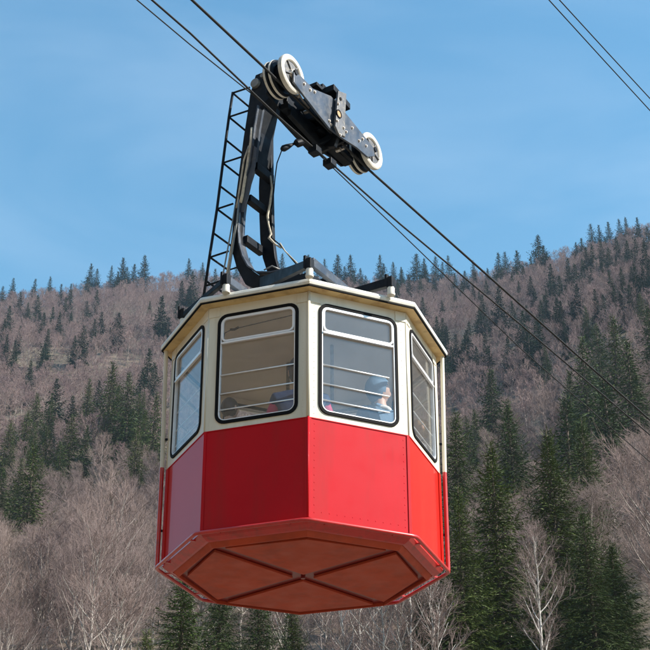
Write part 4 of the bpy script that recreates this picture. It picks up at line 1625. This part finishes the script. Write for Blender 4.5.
SP_NEAR = [spruce_meshes("near_spruce", 100 + i, 52, 12, 32, 4, 0.0015, (0.29, 0.265, 0.31, 0.25)[i], True, (0.55, 0.4, 0.6, 0.5)[i]) for i in range(4)]
SP_MID = [spruce_meshes("mid_spruce", 200 + i, 34, 10, 16, 3, 0.0030, (0.285, 0.25, 0.31, 0.265)[i], True, 0.45, 'needle') for i in range(4)]
SP_FAR = [spruce_meshes("far_spruce", 300 + i, 27, 9, 14, 2, 0.0062, (0.285, 0.23, 0.32, 0.255, 0.29)[i], False, 0.4, 'needle_far') for i in range(5)]


def bare_pair(seed, *a, **k):
    bark = k.pop('bark', 'bark_b'); tm = k.pop('tm', 'twig'); split = k.pop('split', True)
    P0, P1_, A, B, O = bare_tree(seed, *a, **k)
    if split:
        w = O <= 1
        return (segs_mesh("bare_trunk", P0[w], P1_[w], A[w], B[w], [M[bark]], sides=5),
                segs_mesh("bare_crown", P0[~w], P1_[~w], A[~w], B[~w], [M[tm]], sides=3))
    return segs_mesh("bare_tree_mesh", P0, P1_, A, B, [M[bark], M[tm]], (O > 1).astype(int), sides=3)


BT_NEAR = [bare_pair(400 + i, 22, 7, 7, 3, 0.00055, crown=(0.27, 0.30, 0.24, 0.28)[i], first=(0.28, 0.22, 0.33, 0.38)[i]) for i in range(4)]
BT_MID = [bare_pair(450 + i, 20, 7, 8, 1, 0.00105, crown=(0.27, 0.30, 0.25)[i], first=0.25, split=False, bark='bark_f') for i in range(3)]
BT_FAR = [bare_pair(480 + i, 12, 6, 6, 0, 0.0021, crown=(0.29, 0.32, 0.27, 0.3)[i], first=0.2, split=False, tm='twig_far', bark='bark_f') for i in range(4)]
BIRCH = bare_pair(777, 24, 7, 6, 3, 0.00040, crown=0.15, first=0.28, trunk_r=0.008, birch=True, bark='birch')
BIRCH2 = bare_pair(778, 14, 5, 5, 3, 0.00052, crown=0.13, first=0.5, trunk_r=0.008, birch=True, bark='birch')

RMAX = lambda a: float(np.interp(a, da_, dr_))


def solve(u, v, H, rmin=90, rdes=None):
    """distance at which a tree of height H has its tip in this direction"""
    a, e = azel(u, v)
    rs = np.arange(rmin, RMAX(a) * 0.995, 2.0)
    z = terr(rs, a)
    f = np.arctan2(z + H - CAM.z, rs) - e
    if rdes:
        Hd = rdes * math.tan(e) + CAM.z - float(terr(rdes, a))
        if 0.62 * H < Hd < 1.32 * H and rdes < rs[-1]:
            return rdes, a, Hd
    cross = [rs[i] for i in range(len(rs) - 1) if f[i] * f[i + 1] <= 0]
    if cross:
        r = min(cross, key=lambda c: abs(c - (rdes or rmin)))
    elif f[0] > 0:
        r = rs[int(np.argmin(np.abs(f)))]
    else:
        r = rs[-1]
    H = min(max(r * math.tan(e) + CAM.z - float(terr(r, a)), 9), 36)
    return r, a, H


def place(me_or_pair, name, r, a, H, label, cat, group, wide=1.0, ang=None, lean=0.0):
    loc = (CAM.x + r * math.sin(a), CAM.y + r * math.cos(a), max(float(terr(r, a)), 0) - 0.1)
    rz = random.uniform(0, 6.28) if ang is None else ang
    if isinstance(me_or_pair, tuple):
        e = empty(name, loc, label, cat, group)
        for nm, me in zip(("trunk", "crown"), me_or_pair):
            o = bpy.data.objects.new(nm, me)
            COL.objects.link(o)
            o.parent = e
    else:
        e = bpy.data.objects.new(name, me_or_pair)
        COL.objects.link(e)
        tag(e, label, cat, group)
        e.location = loc
    e.rotation_euler = (random.gauss(0, 0.02) + lean, random.gauss(0, 0.02), rz)
    e.scale = (H * wide, H * wide, H)
    return e


# tips of the conifers that can be told apart in the picture: (x, y, height m, width factor)
TIPS = []
def T(*rows):
    for r in rows:
        TIPS.append((r[0], r[1], r[2] if len(r) > 2 else 0, r[3] if len(r) > 3 else 1.0))


# near ones, lower right and below the cabin
T((492, 438, 25, 1.05), (548, 424, 26, 1.1), (607, 540, 21, 1.35), (457, 486, 22, 1.1), (440, 545, 20, 1.2), (585, 505, 19, 1.05),
  (184, 556, 20, 1.3), (222, 560, 20, 1.2), (262, 575, 19, 1.2), (296, 590, 18, 1.1), (150, 628, 15, 1.2), (415, 575, 17, 1.0))
# middle distance, right
T((450, 405, 22, 1.1), (489, 367, 24, 1.2), (512, 394, 23, 1.15), (560, 391, 20, 1.2), (580, 416, 17, 1.1), (470, 415, 18, 1.0), (581, 334, 27, 1.05), (596, 322, 27, 1.1), (610, 314, 26, 1.1), (624, 336, 24, 1.2),
  (568, 370, 20, 1.1), (604, 372, 20, 1.2), (633, 358, 18, 1.1), (649, 303, 24, 1.25), (456, 333, 16, 1.1), (464, 329, 17, 1.1), (489, 345, 17, 1.15), (507, 336, 17, 1.1), (521, 309, 20, 1.15), (536, 317, 19, 1.2),
  (528, 330, 17, 1.1), (545, 345, 15, 1.0), (481, 294, 18), (497, 283, 20), (547, 288, 22), (556, 297, 19, 1.1), (566, 285, 20), (576, 283, 20, 1.1), (594, 288, 17), (612, 287, 18), (628, 284, 17), (620, 292, 15),
  (603, 294, 14), (642, 266, 20, 1.1), (648, 258, 18, 1.1), (540, 300, 18), (571, 300, 17), (586, 305, 15))
# skyline and upper slope, right
T((449, 255), (474, 260), (498, 252), (505, 250), (517, 250, 0, 1.2), (536, 235, 0, 1.3), (543, 244, 0, 1.2), (530, 256), (541, 262, 18), (550, 262), (581, 237), (567, 258), (574, 262), (586, 246), (591, 223), (599, 224), (608, 221), (619, 218),
  (626, 217), (637, 217), (647, 226), (617, 235), (600, 240), (592, 244), (607, 246), (626, 240), (634, 238), (642, 240), (630, 250, 18), (616, 256, 17), (600, 262, 18), (590, 266, 18), (582, 258, 20), (560, 275, 19), (550, 280, 18), (530, 275, 18),
  (522, 266, 19), (512, 272, 17), (486, 280, 17), (473, 283, 17), (462, 280, 17), (455, 290, 15), (478, 306, 16), (513, 300, 16), (455, 272, 17), (610, 270, 16), (640, 292, 17), (622, 266, 15))
# skyline over the cabin, seen behind the ropes
T((307, 254), (325, 258), (337, 252, 0, 1.2), (351, 254, 0, 1.1), (380, 254, 0, 1.1), (394, 261), (401, 267), (416, 253, 0, 1.2), (423, 258), (434, 255), (441, 262), (434, 278, 17), (442, 300, 17), (424, 296, 18), (408, 275), (420, 275, 18), (361, 268), (388, 275), (366, 275), (436, 315, 18), (428, 318, 18), (446, 325, 15),
  (250, 257), (281, 252), (300, 264), (236, 262), (216, 268), (203, 262), (195, 271), (190, 258), (270, 262), (447, 346, 17), (440, 340, 17), (268, 275, 18), (290, 268, 17), (262, 270), (318, 266, 18), (345, 266, 18))
# left slope
T((14, 278), (34, 278), (51, 276), (61, 283), (71, 283), (91, 263, 0, 1.1), (98, 268), (112, 265, 0, 0.9), (124, 257, 0, 1.2), (134, 263), (146, 252, 0, 1.1), (128, 266, 0, 1.1), (3, 286), (22, 291), (39, 294), (10, 306), (53, 306, 18), (66, 297, 18), (97, 289, 18), (48, 328, 18), (16, 339, 18, 1.1),
  (82, 325, 18, 1.2), (103, 311, 19, 1.1), (118, 312, 19, 1.2), (163, 296, 20, 1.2), (166, 316, 18, 1.2), (60, 312, 17), (45, 312, 17), (28, 302, 17), (5, 318, 17), (96, 318, 17), (88, 300, 17, .9), (72, 310, 16), (45, 343, 15), (32, 359, 18), (150, 347, 20, 1.1), (158, 362, 18, 1.1), (142, 367, 18, 1.1), (131, 371, 19, 1.1),
  (113, 360, 23, 1.15), (89, 378, 21, 1.15), (60, 378, 21, 1.1), (52, 394, 19, 1.1), (39, 393, 19, 1.2), (27, 409, 17, 1.2), (10, 420, 17, 1.2), (74, 412, 20, 1.2), (102, 380, 18, 1.1), (122, 384, 18, 1.1), (138, 392, 17, 1.1), (155, 391, 18, 1.1), (35, 443, 19, 1.2), (21, 458, 16, 1.2), (4, 466, 16, 1.3), (50, 425, 17, 1.2),
  (62, 440, 15, 1.1), (12, 440, 15, 1.2), (43, 455, 15, 1.2), (88, 425, 16, 1.1), (110, 408, 15, 1.1), (126, 405, 15, 1.1), (146, 410, 15, 1.1), (136, 520, 11, 1.1), (90, 610, 9, 1.2), (8, 560, 9, 1.3), (170, 335, 17), (178, 300, 18), (182, 280, 18), (188, 290, 17), (20, 325, 14), (76, 335, 14), (150, 300, 14, .9))

REG = []
spr = []
for (u, v, H, w) in TIPS:
    H0 = (H if H else 21) * (1.0 if v > 480 else 1.32)
    if u > 565 and v < 300:
        H0 *= 0.9
    if u < 200:
        rd = np.interp(v, [250, 300, 360, 400, 450, 490, 560], [1000, 700, 450, 380, 300, 200, 110])
    else:
        rd = np.interp(v, [250, 300, 335, 370, 400, 424, 438], [900, 560, 340, 280, 240, 150, 128])
    r, a, Hs = solve(u, v, H0, 105, float(rd) * random.uniform(0.94, 1.06))
    spr.append((r, a, Hs, w, u, v))
base_spr = [x for x in spr if x[5] < 415 and x[0] > 280]
while len(spr) < 296:
    r, a, H, w, u, v = random.choice(base_spr)
    r2 = r + random.uniform(-35, 20)
    a2 = a + random.choice([-1, 1]) * random.uniform(2.5, 9) / r
    if r2 > RMAX(a2) * 0.98 or any(abs(s_[0] * s_[1] - r2 * a2) < 2.2 and abs(s_[0] - r2) < 6 for s_ in spr):
        continue
    H2 = H * random.uniform(0.5, 0.98)
    spr.append((r2, a2, H2, w * random.uniform(0.95, 1.15), u, v + 8))
spr.sort()
sp_xy = np.array([(r * math.sin(a), r * math.cos(a)) for r, a, *_ in spr])


def where(u, v):
    if u < 158:
        side_ = "left of the cabin"
    elif u < 300:
        side_ = "behind the cabin and its hanger"
    elif u < 450:
        side_ = "behind the cabin and ropes"
    else:
        side_ = "right of the cabin"
    return side_


SPECIAL = {(492, 438): "large spruce between the cabin and the white birch, its tip beside the grab pole",
           (548, 424): "tallest near spruce, its tip standing directly above the white birch",
           (607, 540): "broad sunlit spruce filling the lower right corner beside the birch",
           (457, 486): "dark spruce right beside the cabin's lower right corner",
           (184, 556): "spruce with drooping boughs below the cabin's lower left corner",
           (146, 252): "tallest skyline spruce left of the cabin roof",
           (536, 235): "tall spruce breaking the skyline above the ropes on the right",
           (380, 254): "lone spruce on the skyline above the right roof clamp",
           (581, 334): "tall dark spruce, left edge of the big conifer clump on the right slope",
           (649, 303): "dark spruce cut by the right edge below the ropes",
           (113, 360): "tallest spruce of the conifer belt left of the cabin windows"}
for i, (r, a, H, w, u, v) in enumerate(spr):
    if r < 240:
        me_ = SP_NEAR[i % 4]; nm = "spruce_tree"
    elif r < 520:
        me_ = SP_MID[i % 4]; nm = "spruce_tree"
    else:
        me_ = SP_FAR[i % 5]; nm = "spruce_tree"
    zone = "lower slope" if v > 420 else "middle slope" if v > 330 else "upper slope" if (v > 285 or (u > 560 and v > 240)) else "skyline"
    lab = SPECIAL.get((u, v), "dark spruce on the %s %s" % (zone, where(u, v)))
    place(me_, nm, r, a, H, lab, "spruce", "spruces on the hillside", wide=w * random.uniform(0.98, 1.12) * (1.22 if r < 170 and v < 480 else 1.12 if r < 170 else 1.06))

# bare trees
cands = []
# named ones
named = [(536, 528, 17.5, 'b'), (50, 536, 17, 0), (118, 508, 17, 1), (103, 440, 18, 3), (640, 450, 17, 0), (600, 452, 16, 1), (20, 545, 16, 2), (160, 470, 17, 1)]
for (u, v, H, k) in named:
    r, a, Hs = solve(u, v, H, 100, 112 if k == 'b' else 150)
    if k == 'b':
        print('birch', r, Hs)
    cands.append((r, a, Hs, k, u))
for (u, v, H) in ((383, 560, 18), (396, 575, 18), (408, 560, 17), (425, 575, 17), (360, 570, 16), (347, 585, 16), (437, 590, 15)):
    r, a, Hs = solve(u, v, H, 100)
    cands.append((r, a, Hs, 'c', u))
N_TRY = 15500
ra_ = rng.uniform(R(-17.5), R(17.5), N_TRY)
rr2 = np.sqrt(rng.uniform(118 ** 2, 1120 ** 2, N_TRY))
pts2 = []
grid = {}
for a, r in zip(ra_, rr2):
    if r > RMAX(a) + 6:
        continue
    x, y = r * math.sin(a), r * math.cos(a)
    md = 6.6 if r < 200 else 5.4
    key = (int(x // 6), int(y // 6))
    ok = True
    for i in (-1, 0, 1):
        for j in (-1, 0, 1):
            for (px, py) in grid.get((key[0] + i, key[1] + j), ()):
                if (px - x) ** 2 + (py - y) ** 2 < md * md:
                    ok = False
                    break
    if not ok:
        continue
    dd2 = ((sp_xy[:, 0] - x) ** 2 + (sp_xy[:, 1] - y) ** 2)
    if dd2.min() < (2.6 + r * 0.0016) ** 2:
        continue
    # keep the conifer groups' front clear so that they are not veiled
    if r < 700:
        lat = np.abs(sp_xy[:, 0] * y - sp_xy[:, 1] * x) / r
        fr = np.hypot(sp_xy[:, 0], sp_xy[:, 1]) - r
        if np.any((lat < 2.6) & (fr > 0) & (fr < 14)) or np.any((lat < 6.5) & (fr > -4) & (fr < 45) & (fr + r < 175) & (sp_xy[:, 0] > 8)):
            continue
    grid.setdefault(key, []).append((x, y))
    pts2.append((r, a))
for (r, a) in pts2:
    cands.append((r, a, random.uniform(10.5, 16.0) * (1.12 if r < 260 else 1.0), None, None))
cands.sort(key=lambda c: c[0])
ind = cands[:300]
rest = cands[300:]
for i, (r, a, H, k, u) in enumerate(ind):
    x = 325 + F_PX * math.tan(a - R(YAW)) / 0.9
    if k == 'b':
        place(BIRCH, "birch_tree", r, a, H, "white birch with bare ascending limbs standing between the two large spruces", "birch", None, ang=0.6)
    elif k == 'c':
        place(BIRCH2, "birch_tree", r, a, H, "slim pale birch trunk below the cabin's underside", "birch", "slim birches below the cabin")
    elif k is not None:
        labs = {50: "rounded bare tree with a fine fan of twigs at the lower left", 118: "bare tree with a pale straight trunk, right neighbour of the rounded one at lower left",
                103: "tall bare tree with several pale trunks below the conifer belt on the left", 640: "bare tree with pale trunk by the right edge above the near spruce",
                600: "bare tree standing just behind the tallest near spruce", 20: "bare tree cut by the left edge in the lower corner", 160: "bare tree whose crown reaches the left grab pole"}
        place(BT_NEAR[k], "bare_tree", r, a, H, labs[u], "bare tree", "bare trees on the lower slope")
    else:
        pr = BT_NEAR[i % 4] if r < 235 else BT_MID[i % 3]
        s_ = "left of" if x < 158 else "below and behind" if x < 450 else "right of"
        place(pr, "bare_tree", r, a, H, "leafless greyish pink tree on the lower slope %s the cabin" % s_, "bare tree", "bare trees on the lower slope", wide=random.uniform(0.85, 1.2))

# the rest of the wood as one object
src = bpy.data.collections.new("tree_sources")
nm_ = 0
for me_ in BT_MID + BT_FAR:
    o = bpy.data.objects.new("bare_source_%02d" % nm_, me_)
    src.objects.link(o)
    nm_ += 1
n = len(rest)
pos = np.zeros((n, 3), np.float32); rt_ = np.zeros((n, 3), np.float32); sc_ = np.zeros((n, 3), np.float32); var_ = np.zeros(n, np.int32)
for i, (r, a, H, k, u) in enumerate(rest):
    pos[i] = (CAM.x + r * math.sin(a), CAM.y + r * math.cos(a), float(terr(r, a)) - 0.2)
    rt_[i, 2] = random.uniform(0, 6.28)
    w = random.uniform(0.85, 1.25)
    sc_[i] = (H * w, H * w, H)
    var_[i] = random.randrange(3) if r < 430 else 3 + random.randrange(4)
me = bpy.data.meshes.new("far_wood")
me.vertices.add(n)
me.vertices.foreach_set("co", pos.ravel())
for nm, tp_, arr in (("rot", 'FLOAT_VECTOR', rt_), ("scl", 'FLOAT_VECTOR', sc_)):
    at_ = me.attributes.new(nm, tp_, 'POINT')
    at_.data.foreach_set("vector", arr.ravel())
at_ = me.attributes.new("var", 'INT', 'POINT')
at_.data.foreach_set("value", var_)
me.update()
fo = link("bare_woodland", me)
tag(fo, "mass of leafless pinkish grey trees covering the upper hillside", None, None, "stuff")
ng_ = bpy.data.node_groups.new("scatter", 'GeometryNodeTree')
ng_.interface.new_socket("Geometry", in_out='INPUT', socket_type='NodeSocketGeometry')
ng_.interface.new_socket("Geometry", in_out='OUTPUT', socket_type='NodeSocketGeometry')
gi, go = ng_.nodes.new("NodeGroupInput"), ng_.nodes.new("NodeGroupOutput")
ci = ng_.nodes.new("GeometryNodeCollectionInfo")
ci.inputs[0].default_value = src
ci.inputs["Separate Children"].default_value = True
ci.inputs["Reset Children"].default_value = True
ip = ng_.nodes.new("GeometryNodeInstanceOnPoints")
ip.inputs["Pick Instance"].default_value = True


def attr(nm, ty):
    x = ng_.nodes.new("GeometryNodeInputNamedAttribute")
    x.data_type = ty
    x.inputs[0].default_value = nm
    return x.outputs["Attribute"]


e2r = ng_.nodes.new("FunctionNodeEulerToRotation")
ng_.links.new(attr("rot", 'FLOAT_VECTOR'), e2r.inputs[0])
ng_.links.new(gi.outputs[0], ip.inputs["Points"])
ng_.links.new(ci.outputs[0], ip.inputs["Instance"])
ng_.links.new(attr("var", 'INT'), ip.inputs["Instance Index"])
ng_.links.new(e2r.outputs[0], ip.inputs["Rotation"])
ng_.links.new(attr("scl", 'FLOAT_VECTOR'), ip.inputs["Scale"])
ng_.links.new(ip.outputs[0], go.inputs[0])
fo.modifiers.new("scatter", 'NODES').node_group = ng_
